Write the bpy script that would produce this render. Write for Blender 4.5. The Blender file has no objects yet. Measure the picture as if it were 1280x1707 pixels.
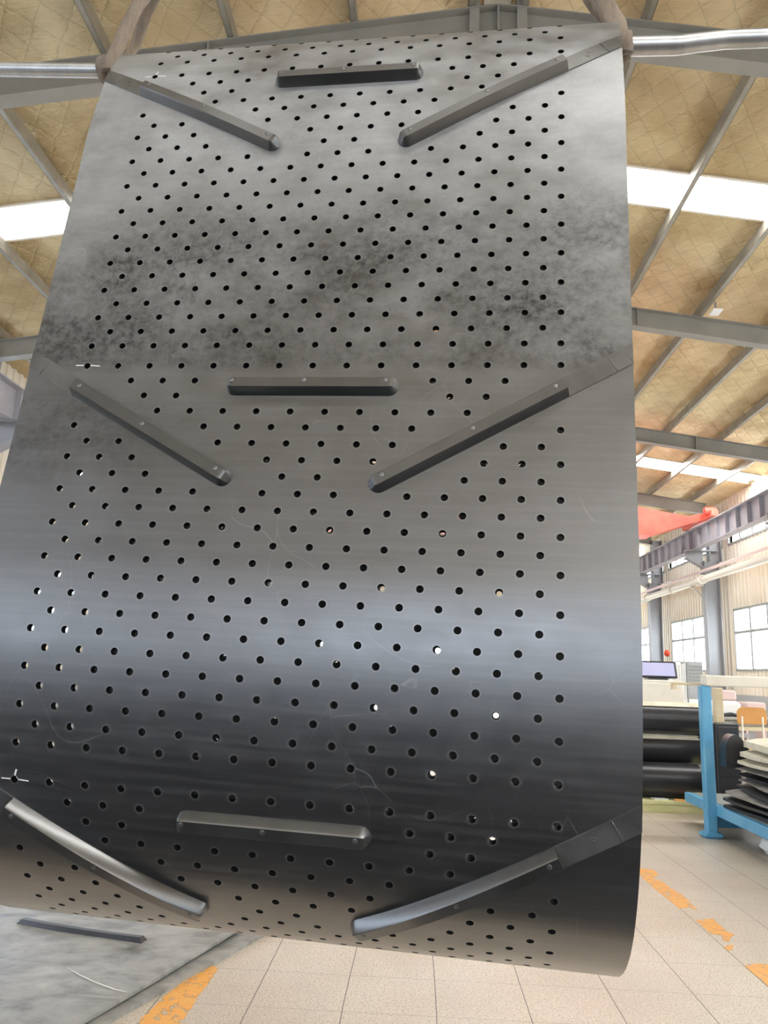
import bpy, math, random
from mathutils import Vector, Matrix, noise as mn
random.seed(7)
PI = math.pi
C = bpy.context.scene.collection
scene = bpy.context.scene

# ------------------------------------------------------------------ camera
FPX, CX, CY, EYE = 1282.0, 640.0, 853.5, 1.5
def _basis():
    y = Vector((695 - CX, -(1125 - CY), FPX)).normalized()
    ro = math.radians(1.4)
    z = Vector((math.sin(ro), math.cos(ro), 0.0)); z = (z - y * z.dot(y)).normalized()
    x = y.cross(z)
    if x.x < 0: x = -x
    return Matrix((x, y, z))
B = _basis()
right, up, fwd = B @ Vector((1, 0, 0)), B @ Vector((0, 1, 0)), B @ Vector((0, 0, 1))
cd = bpy.data.cameras.new('camera'); cam = bpy.data.objects.new('camera', cd); C.objects.link(cam)
cam.matrix_world = Matrix(((right.x, up.x, -fwd.x, 0), (right.y, up.y, -fwd.y, 0), (right.z, up.z, -fwd.z, EYE), (0, 0, 0, 1)))
cd.sensor_fit = 'VERTICAL'; cd.sensor_height = 24.0; cd.sensor_width = 18.0
cd.lens = 24.0 * FPX / 1707.0; cd.clip_start = 0.02; cd.clip_end = 300
scene.camera = cam

def onplane(px, py, n, d):
    r = B @ Vector(((px - CX) / FPX, -(py - CY) / FPX, 1.0))
    n = Vector(n); o = Vector((0, 0, EYE))
    return o + r * ((d - n.dot(o)) / n.dot(r))

# ------------------------------------------------------------------ world, exposure
SKYLIGHT, SKY_LEFT, WINDOW, WIN_LEFT, CLERE = 18.0, 3.2, 7.0, 5.2, 9.0
w = bpy.data.worlds.new('world'); scene.world = w; w.use_nodes = True
w.node_tree.nodes['Background'].inputs[0].default_value = (0.80, 0.90, 1.0, 1)
w.node_tree.nodes['Background'].inputs[1].default_value = 1.5
vs = scene.view_settings
vs.view_transform = 'Standard'; vs.look = 'None'; vs.gamma = 1; vs.exposure = 0.45; vs.use_curve_mapping = False

# ------------------------------------------------------------------ materials
def mat(name, color=(.5, .5, .5), rough=.5, metal=0.0, spec=.5):
    m = bpy.data.materials.new(name); m.use_nodes = True
    b = m.node_tree.nodes['Principled BSDF']
    b.inputs['Base Color'].default_value = (*color, 1); b.inputs['Roughness'].default_value = rough
    b.inputs['Metallic'].default_value = metal; b.inputs['Specular IOR Level'].default_value = spec
    return m
class G:
    """little node-graph helper"""
    def __init__(s, m): s.t = m.node_tree; s.n = s.t.nodes; s.l = s.t.links; s.b = s.n['Principled BSDF']
    def node(s, k, **kw):
        n = s.n.new(k)
        for a, v in kw.items(): setattr(n, a, v)
        return n
    def link(s, a, b): s.l.new(a, b)
    def coord(s, which='Object', scale=(1, 1, 1), loc=(0, 0, 0)):
        c = s.node('ShaderNodeTexCoord'); mp = s.node('ShaderNodeMapping')
        mp.inputs['Scale'].default_value = scale; mp.inputs['Location'].default_value = loc
        s.link(c.outputs[which], mp.inputs['Vector']); return mp.outputs[0]
    def noise(s, vec, scale, detail=4, rough=.55, dist=0):
        n = s.node('ShaderNodeTexNoise'); n.inputs['Scale'].default_value = scale; n.inputs['Detail'].default_value = detail
        n.inputs['Roughness'].default_value = rough; n.inputs['Distortion'].default_value = dist
        s.link(vec, n.inputs['Vector']); return n.outputs['Fac']
    def ramp(s, fac, stops):
        r = s.node('ShaderNodeValToRGB'); e = r.color_ramp.elements
        while len(e) < len(stops): e.new(.5)
        for i, (p, c) in enumerate(stops):
            e[i].position = p; e[i].color = (*c, 1) if len(c) == 3 else c
        s.link(fac, r.inputs[0]); return r.outputs[0]
    def rampv(s, fac, stops): return s.ramp(fac, [(p, (v, v, v)) for p, v in stops])
    def math(s, op, a, b=None, c=None):
        n = s.node('ShaderNodeMath', operation=op)
        for i, v in enumerate((a, b, c)):
            if v is None: continue
            if isinstance(v, (int, float)): n.inputs[i].default_value = v
            else: s.link(v, n.inputs[i])
        return n.outputs[0]
    def mix(s, f, a, b, blend='MIX'):
        n = s.node('ShaderNodeMix', data_type='RGBA', blend_type=blend)
        for i, v in ((0, f), (6, a), (7, b)):
            if isinstance(v, (int, float)): n.inputs[i].default_value = v
            elif isinstance(v, tuple): n.inputs[i].default_value = (*v, 1)
            else: s.link(v, n.inputs[i])
        return n.outputs[2]
    def bump(s, h, strength=.3, dist=.01):
        n = s.node('ShaderNodeBump'); n.inputs['Strength'].default_value = strength; n.inputs['Distance'].default_value = dist
        s.link(h, n.inputs['Height']); s.link(n.outputs[0], s.b.inputs['Normal'])
    def set(s, k, v): s.link(v, s.b.inputs[k])
def worn(name, c1, c2, rough=.5, metal=0.0, scale=3.0, stretch=(1, 1, 1), bump=.0):
    m = mat(name, c1, rough, metal); g = G(m); v = g.coord('Object', stretch)
    n = g.noise(v, scale, 6, .6)
    g.set('Base Color', g.mix(g.rampv(n, [(.35, 0), (.65, 1)]), c1, c2))
    if bump: g.bump(g.noise(v, scale * 8, 3), bump, .004)
    return m
def emis(name, color, strength):
    m = bpy.data.materials.new(name); m.use_nodes = True; nt = m.node_tree; nt.nodes.clear()
    e = nt.nodes.new('ShaderNodeEmission'); o = nt.nodes.new('ShaderNodeOutputMaterial')
    e.inputs[0].default_value = (*color, 1); e.inputs[1].default_value = strength
    nt.links.new(e.outputs[0], o.inputs[0]); return m

# black rubber of the belt: UV = (across, along) in metres
def rubber_mat():
    m = mat('black_rubber', (.03, .03, .032), .34, 0, 1.0); g = G(m)
    g.b.inputs['Coat Weight'].default_value = 1.0; g.b.inputs['Coat IOR'].default_value = 1.9; g.b.inputs['Coat Roughness'].default_value = .26
    uv = g.coord('UV')
    big = g.noise(uv, 3.2, 4, .55, 0)
    med = g.noise(g.coord('UV', (1, 1.8, 1)), 10, 6, .6, 0)
    fine = g.noise(g.coord('UV'), 160, 4, .7)
    streak = g.noise(g.coord('UV', (1.0, 30, 1)), 3.0, 5, .6, 0)
    scr = g.node('ShaderNodeTexVoronoi', feature='DISTANCE_TO_EDGE'); scr.inputs['Scale'].default_value = 7
    dv = g.node('ShaderNodeVectorMath', operation='ADD'); g.link(uv, dv.inputs[0])
    nn = g.node('ShaderNodeTexNoise'); nn.inputs['Scale'].default_value = 2.0; g.link(uv, nn.inputs['Vector'])
    g.link(nn.outputs['Color'], dv.inputs[1]); g.link(dv.outputs[0], scr.inputs['Vector'])
    line = g.rampv(scr.outputs['Distance'], [(0, 1), (.0045, 0)])
    gate = g.rampv(g.noise(uv, 5.0, 2), [(.52, 0), (.60, 1)])
    scratch = g.math('MULTIPLY', line, gate)
    # dust level steps at the middle joint; upper belt's bright sheen also put into colour
    sep = g.node('ShaderNodeSeparateXYZ'); g.link(uv, sep.inputs[0])
    wob = g.math('MULTIPLY_ADD', med, .05, sep.outputs[1])
    dusty = g.rampv(g.math('MULTIPLY_ADD', wob, 1.0, 0.5), [(.0, 1), (.20, .62), (.50, .36), (.53, .17), (.98, .02)])
    a = g.math('ADD', g.math('MULTIPLY', big, .55), g.math('MULTIPLY', med, .45))
    patch = g.rampv(a, [(.30, 0.0), (.50, .5), (.72, 1)])
    patch = g.math('MULTIPLY', patch, g.math('MULTIPLY_ADD', fine, .6, .7))
    amt = g.math('MULTIPLY', patch, dusty)
    col = g.mix(amt, (.006, .006, .007), (.40, .41, .415))
    col = g.mix(g.math('MULTIPLY', g.rampv(streak, [(.45, 0), (.80, 1)]), .30), col, (.14, .14, .14))
    col = g.mix(g.math('MULTIPLY', scratch, .30), col, (.42, .42, .42))
    # dark scuffed clouds (worn, duller rubber): mostly on the panel above the middle joint and left below it
    def band(lo, hi, sf, sh=None):
        sh = sh or sf
        return g.math('MULTIPLY', g.rampv(g.math('MULTIPLY_ADD', wob, .5, .5), [(lo, 0), (lo + sf, 1)]), g.rampv(g.math('MULTIPLY_ADD', wob, .5, .5), [(hi - sh, 1), (hi, 0)]))
    b1 = band(.29, .522, .10, .015); b2 = g.math('MULTIPLY', band(.53, .64, .03), g.rampv(g.math('ADD', sep.outputs[0], 1.0), [(.02, 1), (.42, 0)]))
    cl = g.noise(g.coord('UV', (.8, 1.3, 1), (3, 5, 0)), 4.2, 9, .66, .25)
    cloud = g.math('MULTIPLY', g.rampv(cl, [(.34, 0), (.60, 1)]), g.math('MAXIMUM', g.math('ADD', b1, b2), .10))
    spots = g.rampv(g.noise(uv, 55, 6, .75), [(.40, .40), (.62, 1)])
    cloud = g.math('MINIMUM', g.math('MULTIPLY', cloud, spots), 1.0)
    col = g.mix(cloud, col, (.012, .012, .011))
    g.set('Coat Weight', g.math('MULTIPLY_ADD', cloud, -.72, 1.0))
    g.set('Specular IOR Level', g.math('MULTIPLY_ADD', cloud, -.6, 1.0))
    # chalk ring of rubbed dust around each hole comes from the geometry's attribute
    at = g.node('ShaderNodeAttribute', attribute_name='rim')
    col = g.mix(g.math('MULTIPLY', at.outputs['Fac'], .45), col, (.17, .17, .165))
    g.set('Base Color', col)
    r = g.math('ADD', g.math('MULTIPLY', amt, .16), g.rampv(med, [(.3, .285), (.7, .35)]))
    g.set('Roughness', r); g.set('Coat Roughness', r)
    g.bump(g.math('ADD', g.math('MULTIPLY', big, 1.2), g.math('MULTIPLY', fine, .03)), .08, .01)
    return m
M = {}
M['rubber'] = rubber_mat()
M['cleat'] = worn('cleat_rubber', (.008, .008, .008), (.035, .035, .034), .31, 0, 9, (1, 1, 1), .03)
for _b in (M['cleat'].node_tree.nodes['Principled BSDF'],):
    _b.inputs['Specular IOR Level'].default_value = 1.0; _b.inputs['Coat Weight'].default_value = .75; _b.inputs['Coat IOR'].default_value = 1.8; _b.inputs['Coat Roughness'].default_value = .30
M['pad'] = worn('pad_rubber', (.02, .02, .02), (.09, .09, .088), .3, 0, 12, (1, 1, 1), .05)
M['pad'].node_tree.nodes['Principled BSDF'].inputs['Coat Weight'].default_value = 1.0; M['pad'].node_tree.nodes['Principled BSDF'].inputs['Coat IOR'].default_value = 1.9; M['pad'].node_tree.nodes['Principled BSDF'].inputs['Coat Roughness'].default_value = .28
M['screw'] = mat('screw_metal', (.20, .20, .20), .38, .8)
M['chalk'] = mat('white_paint', (.85, .84, .8), .6)
M['steel'] = worn('galvanised_pipe', (.66, .67, .68), (.50, .51, .52), .36, .85, 4, (4, 1, 1))
M['sling'] = worn('sling_webbing', (.30, .24, .18), (.17, .13, .10), .9, 0, 40, (1, 1, .2), .6)
M['grey_steel'] = worn('grey_painted_steel', (.24, .23, .205), (.30, .285, .25), .5, 0, 1.5)
M['purlin'] = worn('purlin_steel', (.36, .335, .28), (.27, .25, .21), .45, .3, 3)
M['column'] = worn('column_paint', (.25, .25, .27), (.31, .31, .32), .5, 0, 1)
M['crane_beam'] = worn('crane_beam_paint', (.36, .36, .40), (.46, .45, .49), .5, 0, 2)
M['red'] = worn('red_paint', (.80, .11, .08), (.85, .16, .11), .4, 0, 2)
M['cream_pipe'] = mat('cream_pipe', (.72, .68, .58), .4)
M['frame'] = mat('window_frame', (.30, .31, .29), .5)
M['sky'] = emis('skylight_panel', (1, .985, .95), SKYLIGHT); M['sky_l'] = emis('skylight_panel_dimmed', (1, .985, .95), SKY_LEFT)  # left panels emit less, set so the left roof stays darker
M['win'] = emis('bright_window', (.86, .95, 1.0), WINDOW); M['win_l'] = emis('bluish_window', (.70, .82, 1.0), WIN_LEFT)
M['clere'] = emis('bright_clerestory', (.93, .97, 1.0), CLERE)
M['blue'] = worn('blue_paint', (.10, .36, .60), (.16, .44, .66), .42, 0, 5)
M['wood'] = worn('pale_wood', (.72, .58, .36), (.80, .68, .48), .6, 0, 3, (1, 1, 8))
M['cream'] = worn('cream_enamel', (.72, .66, .55), (.80, .75, .66), .5, 0, 3)
M['roll'] = worn('rubber_roll', (.018, .018, .022), (.035, .035, .04), .32, 0, 2)
M['cloth'] = worn('cream_cloth', (.62, .58, .44), (.75, .71, .58), .8, 0, 5, (1, 1, 1), .3)
M['greycloth'] = worn('grey_sheet', (.20, .19, .17), (.33, .32, .29), .7, 0, 5)
M['orange_ply'] = worn('orange_plywood', (.75, .36, .10), (.80, .43, .15), .45, 0, 3)
M['white'] = mat('white_enamel', (.80, .80, .78), .4)
M['grey'] = mat('light_grey', (.42, .43, .44), .5)
M['dark'] = mat('dark_plastic', (.03, .03, .035), .4)
M['screen'] = mat('lavender_panel', (.50, .50, .74), .25)
M['pink'] = mat('pale_pink', (.72, .55, .52), .5)
M['yellow'] = worn('yellow_board', (.60, .60, .25), (.75, .72, .42), .6, 0, 3)
M['green'] = mat('leaf_green', (.12, .28, .14), .5)
M['redflower'] = mat('red_petal', (.85, .10, .04), .5)

def foil_mat():
    m = mat('gold_foil_insulation', (.80, .62, .34), .34, .88); g = G(m)
    v = g.coord('Object')
    sep = g.node('ShaderNodeSeparateXYZ'); g.link(v, sep.inputs[0])
    wr = g.noise(v, 2.6, 3)
    k = 1 / .34
    def lines(sgn):
        a = g.math('MULTIPLY', g.math('ADD', sep.outputs[0], g.math('MULTIPLY', sep.outputs[1], sgn * .75)), k)
        a = g.math('ADD', a, g.math('MULTIPLY', wr, .35))
        f = g.math('ABSOLUTE', g.math('SUBTRACT', g.math('FRACT', a), .5))     # 0 at the stitch line
        return f
    f = g.math('MINIMUM', lines(1), lines(-1))
    pad = g.rampv(f, [(0, 0), (.10, .55), (.5, 1)])
    crinkle = g.noise(g.coord('Object', (1.0, 4.2, 1)), 5.0, 9, .68, 1.4)
    h = g.math('ADD', g.math('MULTIPLY', pad, .40), g.math('MULTIPLY', crinkle, 1.5))
    g.bump(h, .9, .085)
    stitch = g.rampv(f, [(0, 1), (.035, 0)])
    c = g.ramp(g.noise(v, 1.1, 4), [(.3, (.62, .46, .24)), (.7, (.88, .72, .44))])
    g.set('Base Color', g.mix(g.math('MULTIPLY', stitch, .28), c, (.30, .22, .11)))
    g.set('Roughness', g.rampv(crinkle, [(.3, .32), (.7, .48)]))
    return m
M['foil'] = foil_mat()

def floor_mat():
    m = mat('terrazzo_tiles', (.6, .55, .47), .3); g = G(m)
    v = g.coord('Object'); sep = g.node('ShaderNodeSeparateXYZ'); g.link(v, sep.inputs[0])
    T = .4265
    wob = g.math('MULTIPLY', g.math('SUBTRACT', g.noise(v, 1.7, 3), .5), .012)
    def gr(o, off, wd):
        a = g.math('ADD', g.math('DIVIDE', g.math('ADD', o, wob), T), off)
        f = g.math('ABSOLUTE', g.math('SUBTRACT', g.math('FRACT', a), .5))
        return g.rampv(f, [(.5 - wd, 0), (.5 - wd * .4, 1)])
    gx = gr(sep.outputs[0], -.126 / T + 20.5 - .5, .0075); gy = gr(sep.outputs[1], -4.285 / T + 40.0, .005)
    line = g.math('MAXIMUM', gx, g.math('MULTIPLY', gy, .75))
    sp = g.node('ShaderNodeTexVoronoi'); sp.inputs['Scale'].default_value = 85; g.link(v, sp.inputs['Vector'])
    speck = g.rampv(sp.outputs['Distance'], [(.12, 1), (.42, 0)])
    n2 = g.noise(v, 95, 2); spk2 = g.rampv(n2, [(.54, 0), (.62, 1)])
    base = g.ramp(g.noise(v, .9, 2), [(.3, (.56, .455, .36)), (.7, (.66, .59, .49))])
    col = g.mix(g.math('MULTIPLY', speck, .40), base, (.88, .82, .72))
    col = g.mix(g.math('MULTIPLY', spk2, .62), col, (.25, .19, .13))
    dirt = g.rampv(g.noise(g.coord('Object', (1, .5, 1)), 1.4, 5, .55), [(.42, 0), (.85, 1)])
    col = g.mix(g.math('MULTIPLY', dirt, .45), col, (.36, .31, .26))
    col = g.mix(line, col, (.09, .07, .055))
    g.set('Base Color', col)
    g.set('Roughness', g.rampv(g.noise(v, 1.6, 2), [(.3, .30), (.7, .42)]))
    g.bump(g.math('SUBTRACT', 1.0, line), .4, .002)
    return m
M['floor'] = floor_mat()
M['wall'] = worn('cream_cladding', (.80, .70, .54), (.86, .79, .66), .45, 0, .6)
M['wall_low'] = worn('grey_wall_paint', (.40, .41, .41), (.46, .46, .45), .6, 0, 1)
def marking_mat():
    m = mat('worn_orange_paint', (.85, .38, .06), .45); g = G(m); v = g.coord('Object')
    n = g.noise(v, 16, 6, .7); c = g.mix(g.rampv(n, [(.35, 0), (.7, 1)]), (.86, .36, .05), (.80, .45, .13))
    spk = g.rampv(g.noise(v, 200, 2), [(.60, 0), (.68, 1)])
    g.set('Base Color', g.mix(g.math('MULTIPLY', spk, .4), c, (.4, .2, .06)))
    a = g.rampv(g.noise(v, 13, 7, .75), [(.42, 0), (.45, 1)])
    g.set('Alpha', a); return m
M['marking'] = marking_mat()
def slab_mat():
    m = mat('dusty_rubber_sheet', (.2, .2, .2), .4); g = G(m); v = g.coord('Object')
    a = g.noise(g.coord('Object', (1, 2.2, 1)), 2.6, 7, .65, .8); b = g.noise(v, 5, 6, .6, .5)
    x = g.math('ADD', g.math('MULTIPLY', a, .6), g.math('MULTIPLY', b, .4))
    g.set('Base Color', g.ramp(x, [(.34, (.09, .088, .082)), (.5, (.30, .295, .275)), (.66, (.46, .45, .42))]))
    g.set('Roughness', g.rampv(a, [(.3, .33), (.7, .5)])); g.bump(a, .15, .01); return m
M['slab'] = slab_mat()

# ------------------------------------------------------------------ mesh helpers
class MB:
    def __init__(s): s.v = []; s.f = []
    def quad(s, a, b, c, d):
        n = len(s.v); s.v += [a, b, c, d]; s.f.append((n, n + 1, n + 2, n + 3))
    def box(s, lo, hi, rot=None, org=None, bev=0.0):
        (x0, y0, z0), (x1, y1, z1) = lo, hi
        n = len(s.v)
        if bev > 0:
            b = min(bev, (x1 - x0) * .45, (y1 - y0) * .45, (z1 - z0) * .45)
            rings = []
            def ring(z, i): return [(x0 + i + b, y0 + i, z), (x1 - i - b, y0 + i, z), (x1 - i, y0 + i + b, z), (x1 - i, y1 - i - b, z), (x1 - i - b, y1 - i, z), (x0 + i + b, y1 - i, z), (x0 + i, y1 - i - b, z), (x0 + i, y0 + i + b, z)]
            pts = ring(z0, b) + ring(z0 + b, 0) + ring(z1 - b, 0) + ring(z1, b)
            fs = [tuple(n + 7 - k for k in range(8))]
            for r in range(3):
                for k in range(8):
                    a = n + r * 8 + k; c = n + r * 8 + (k + 1) % 8
                    fs.append((a, c, c + 8, a + 8))
            fs.append(tuple(n + 24 + k for k in range(8)))
        else:
            pts = [(x0, y0, z0), (x1, y0, z0), (x1, y1, z0), (x0, y1, z0), (x0, y0, z1), (x1, y0, z1), (x1, y1, z1), (x0, y1, z1)]
            fs = [tuple(n + i for i in f) for f in ((0, 3, 2, 1), (4, 5, 6, 7), (0, 1, 5, 4), (1, 2, 6, 5), (2, 3, 7, 6), (3, 0, 4, 7))]
        if rot is not None:
            o = Vector(org or (0, 0, 0)); pts = [tuple(o + rot @ (Vector(p) - o)) for p in pts]
        s.v += [tuple(p) for p in pts]; s.f += fs
        return s
    def prism(s, poly, d):
        """extrude polygon (3d points) by vector d"""
        n = len(s.v); k = len(poly); d = Vector(d)
        s.v += [tuple(p) for p in poly] + [tuple(Vector(p) + d) for p in poly]
        s.f.append(tuple(range(n + k - 1, n - 1, -1))); s.f.append(tuple(range(n + k, n + 2 * k)))
        for i in range(k):
            j = (i + 1) % k; s.f.append((n + i, n + j, n + k + j, n + k + i))
        return s
    def tube(s, pts, rad, seg=16, flat=1.0, upv=None, cap=True, twist=0.0):
        pts = [Vector(p) for p in pts]; n0 = len(s.v)
        rads = rad if isinstance(rad, (list, tuple)) else [rad] * len(pts)
        for i, p in enumerate(pts):
            t = (pts[min(i + 1, len(pts) - 1)] - pts[max(i - 1, 0)]).normalized()
            ref = Vector(upv) if upv is not None else (Vector((0, 0, 1)) if abs(t.z) < .9 else Vector((1, 0, 0)))
            a = (ref - t * ref.dot(t)).normalized(); b = t.cross(a)
            for k in range(seg):
                th = 2 * PI * k / seg
                q = a * math.cos(th) * rads[i] + b * math.sin(th) * rads[i] * flat
                if twist: q = Matrix.Rotation(twist * i, 3, t) @ q
                s.v.append(tuple(p + q))
        for i in range(len(pts) - 1):
            for k in range(seg):
                a = n0 + i * seg + k; b = n0 + i * seg + (k + 1) % seg
                s.f.append((a, b, b + seg, a + seg))
        if cap:
            s.f.append(tuple(n0 + k for k in range(seg - 1, -1, -1)))
            e = n0 + (len(pts) - 1) * seg; s.f.append(tuple(e + k for k in range(seg)))
        return s
    def lathe(s, prof, origin=(0, 0, 0), axis=(0, 0, 1), seg=20):
        ax = Vector(axis).normalized(); ref = Vector((1, 0, 0)) if abs(ax.x) < .9 else Vector((0, 1, 0))
        a = (ref - ax * ref.dot(ax)).normalized(); b = ax.cross(a); o = Vector(origin); n0 = len(s.v)
        for r, h in prof:
            for k in range(seg):
                th = 2 * PI * k / seg
                s.v.append(tuple(o + ax * h + (a * math.cos(th) + b * math.sin(th)) * r))
        for i in range(len(prof) - 1):
            for k in range(seg):
                p = n0 + i * seg + k; q = n0 + i * seg + (k + 1) % seg
                s.f.append((p, q, q + seg, p + seg))
        if prof[0][0] > 1e-5: s.f.append(tuple(n0 + k for k in range(seg - 1, -1, -1)))
        if prof[-1][0] > 1e-5:
            e = n0 + (len(prof) - 1) * seg; s.f.append(tuple(e + k for k in range(seg)))
        return s
    def build(s, name, m, parent=None, smooth=False, origin=None):
        me = bpy.data.meshes.new(name)
        o = Vector(origin) if origin is not None else Vector((0, 0, 0))
        if origin is not None: s.v = [tuple(Vector(p) - o) for p in s.v]
        me.from_pydata(s.v, [], s.f); me.materials.append(m)
        if smooth:
            for p in me.polygons: p.use_smooth = True
            if smooth == 'auto': me.set_sharp_from_angle(angle=math.radians(35))
        me.update(); ob = bpy.data.objects.new(name, me); C.objects.link(ob)
        if parent is not None:
            ob.parent = parent
            ob.location = o - (parent_origin(parent))
        elif origin is not None: ob.location = o
        return ob
def parent_origin(p):
    v = Vector((0, 0, 0))
    while p is not None: v += p.location; p = p.parent
    return v
def tag(o, label=None, cat=None, group=None, kind=None):
    if label: o['label'] = label
    if cat: o['category'] = cat
    if group: o['group'] = group
    if kind: o['kind'] = kind
    return o
def thing(name, label, cat, loc=(0, 0, 0), group=None):
    o = bpy.data.objects.new(name, None); C.objects.link(o); o.location = loc; o.empty_display_size = .1
    return tag(o, label, cat, group)
def struct(o): o['kind'] = 'structure'; return o

# ------------------------------------------------------------------ building shell
RX, RZ, SL, XR, XL = .66, 8.2, .145, 9.4, -8.08
Y0, Y1 = -16.1, 46.6
def zr(x, dz=0.0): return RZ + dz - SL * abs(x - RX)
struct(MB().box((XL - .3, Y0 - .3, -.2), (XR + .3, Y1 + .3, 0)).build('floor', M['floor']))

SKY = [(-14.0, -13.1), (-2.6, -1.7), (9.02, 9.78), (20.72, 21.62), (32.3, 33.1)]
def ceiling():
    mb = MB()
    def slope(x0, x1):
        ny = int((Y1 - Y0) / .16); nx = int(abs(x1 - x0) / .16)
        ys = sorted(set([round(Y0 + (Y1 - Y0) * i / ny, 4) for i in range(ny + 1)] + [round(v, 4) for s in SKY for v in s]))
        xs = [x0 + (x1 - x0) * i / nx for i in range(nx + 1)]
        n0 = len(mb.v)
        for y in ys:
            for x in xs:
                d = mn.noise(Vector((x * 1.6, y * 2.6, 3))) * .028 + mn.noise(Vector((x * 4, y * 7, 9))) * .012
                if any(abs(y - v) < .02 for s in SKY for v in s): d = 0
                mb.v.append((x, y, zr(x, .19) + d))
        for j in range(len(ys) - 1):
            ym = (ys[j] + ys[j + 1]) / 2
            if any(a < ym < b for a, b in SKY): continue
            for i in range(nx):
                a = n0 + j * (nx + 1) + i; mb.f.append((a, a + 1, a + nx + 2, a + nx + 1))
        # outer skin
        for ya, yb in zip([Y0] + [s[1] for s in SKY], [s[0] for s in SKY] + [Y1]):
            mb.quad((x0, ya, zr(x0, .30)), (x0, yb, zr(x0, .30)), (x1, yb, zr(x1, .30)), (x1, ya, zr(x1, .30)))
    slope(RX, XR + .1); slope(RX, XL - .1)
    return struct(mb.build('ceiling', M['foil'], smooth=True))
ceiling()
wn = 1
for a, b in SKY:
    for x0, x1 in ((RX + .12, XR - .15), (RX - .12, XL + .15)):
        mb = MB()
        mb.prism([(x0, a, zr(x0, .23)), (x1, a, zr(x1, .23)), (x1, b, zr(x1, .23)), (x0, b, zr(x0, .23))], (0, 0, .02))
        o = struct(mb.build('window_%d' % wn, M['sky'] if x0 > RX else M['sky_l'])); wn += 1
        fr = MB()
        for y in (a, b): fr.prism([(x0, y - .02, zr(x0, .17)), (x0, y + .02, zr(x0, .17)), (x0, y + .02, zr(x0, .24)), (x0, y - .02, zr(x0, .24))], (x1 - x0, 0, zr(x1) - zr(x0)))
        fr.build('window_frame', M['cream'], o)
# ridge cap
struct(MB().box((RX - .14, Y0, RZ + .12), (RX + .14, Y1, RZ + .26)).build('trim_1', M['cream']))

def corrugated(name, X, sgn, opens, zt, m):
    """wall panels with vertical trapezoid ribs; opens = [(y0,y1,z0,z1)]"""
    mb = MB(); pitch = .25
    ysplit = sorted(set([Y0, Y1] + [v for o in opens for v in o[:2]]))
    for ya, yb in zip(ysplit[:-1], ysplit[1:]):
        if yb - ya < 1e-4: continue
        col = sorted([(o[2], o[3]) for o in opens if o[0] <= ya + 1e-4 and o[1] >= yb - 1e-4])
        zs = []; z = 0.0
        for a, b in col: zs.append((z, a)); z = b
        zs.append((z, zt))
        n = max(1, round((yb - ya) / pitch)); p = (yb - ya) / n
        pr = []
        for i in range(n):
            y = ya + i * p
            pr += [(y, 0), (y + p * .4, 0), (y + p * .5, 1), (y + p * .9, 1)]
        pr.append((yb, 0))
        for z0, z1 in zs:
            if z1 - z0 < .01: continue
            for (a, da), (b, db) in zip(pr[:-1], pr[1:]):
                mb.quad((X - sgn * .03 * da, a, z0), (X - sgn * .03 * db, b, z0), (X - sgn * .03 * db, b, z1), (X - sgn * .03 * da, a, z1))
            mb.quad((X + sgn * .12, ya, z0), (X + sgn * .12, yb, z0), (X + sgn * .12, yb, z1), (X + sgn * .12, ya, z1))
    for ya, yb, z0, z1 in opens:
        mb.quad((X, ya, z0), (X + sgn * .12, ya, z0), (X + sgn * .12, ya, z1), (X, ya, z1)); mb.quad((X, yb, z0), (X + sgn * .12, yb, z0), (X + sgn * .12, yb, z1), (X, yb, z1))
        mb.quad((X, ya, z0), (X, yb, z0), (X + sgn * .12, yb, z0), (X + sgn * .12, ya, z0)); mb.quad((X, ya, z1), (X, yb, z1), (X + sgn * .12, yb, z1), (X + sgn * .12, ya, z1))
    return struct(mb.build(name, m))
RAFT = [6.7 + 5.7 * k for k in range(-4, 8)]
bays = list(zip(RAFT[:-1], RAFT[1:]))
wins = [(a + .9, b - .35) for a, b in bays]
clr = [(a + .25, b - .25) for a, b in bays]
opensR = [(a, b, 1.92, 3.73) for a, b in wins] + [(a, b, 5.66, 6.35) for a, b in clr]
def norm_opens(ops):
    # make openings share y cuts
    cuts = sorted(set(v for o in ops for v in o[:2])); out = []
    for o in ops:
        cs = [c for c in cuts if o[0] <= c <= o[1]]
        out += [(a, b, o[2], o[3]) for a, b in zip(cs[:-1], cs[1:])]
    return out
def wall_reveal_free(name, X, sgn, zt):
    mbm = norm_opens(opensR)
    return corrugated(name, X, sgn, mbm, zt, M['wall'])
wall_reveal_free('wall_right', XR, 1, zr(XR, .19)); wall_reveal_free('wall_left', XL, -1, zr(XL, .19))
def window(X, sgn, a, b, z0, z1, nm, rail, m):
    global wn
    fr = MB(); t = .045; xa, xb = sorted((X - sgn * .05, X + sgn * .05))
    fr.box((xa, a, z0), (xb, b, z0 + .06)).box((xa, a, z1 - .06), (xb, b, z1)).box((xa, a, z0), (xb, a + .06, z1)).box((xa, b - .06, z0), (xb, b, z1))
    for i in range(1, nm):
        y = a + (b - a) * i / nm; fr.box((xa + .02, y - t, z0 + .05), (xb - .02, y + t, z1 - .05))
    if rail: fr.box((xa + .01, a + .05, rail - .035), (xb - .01, b - .05, rail + .035))
    o = struct(fr.build('window_%d' % wn, M['frame'])); wn += 1
    xs = X + sgn * .07
    MB().box((min(xs, xs + sgn * .01), a, z0), (max(xs, xs + sgn * .01), b, z1)).build('pane', m, o)
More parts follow.
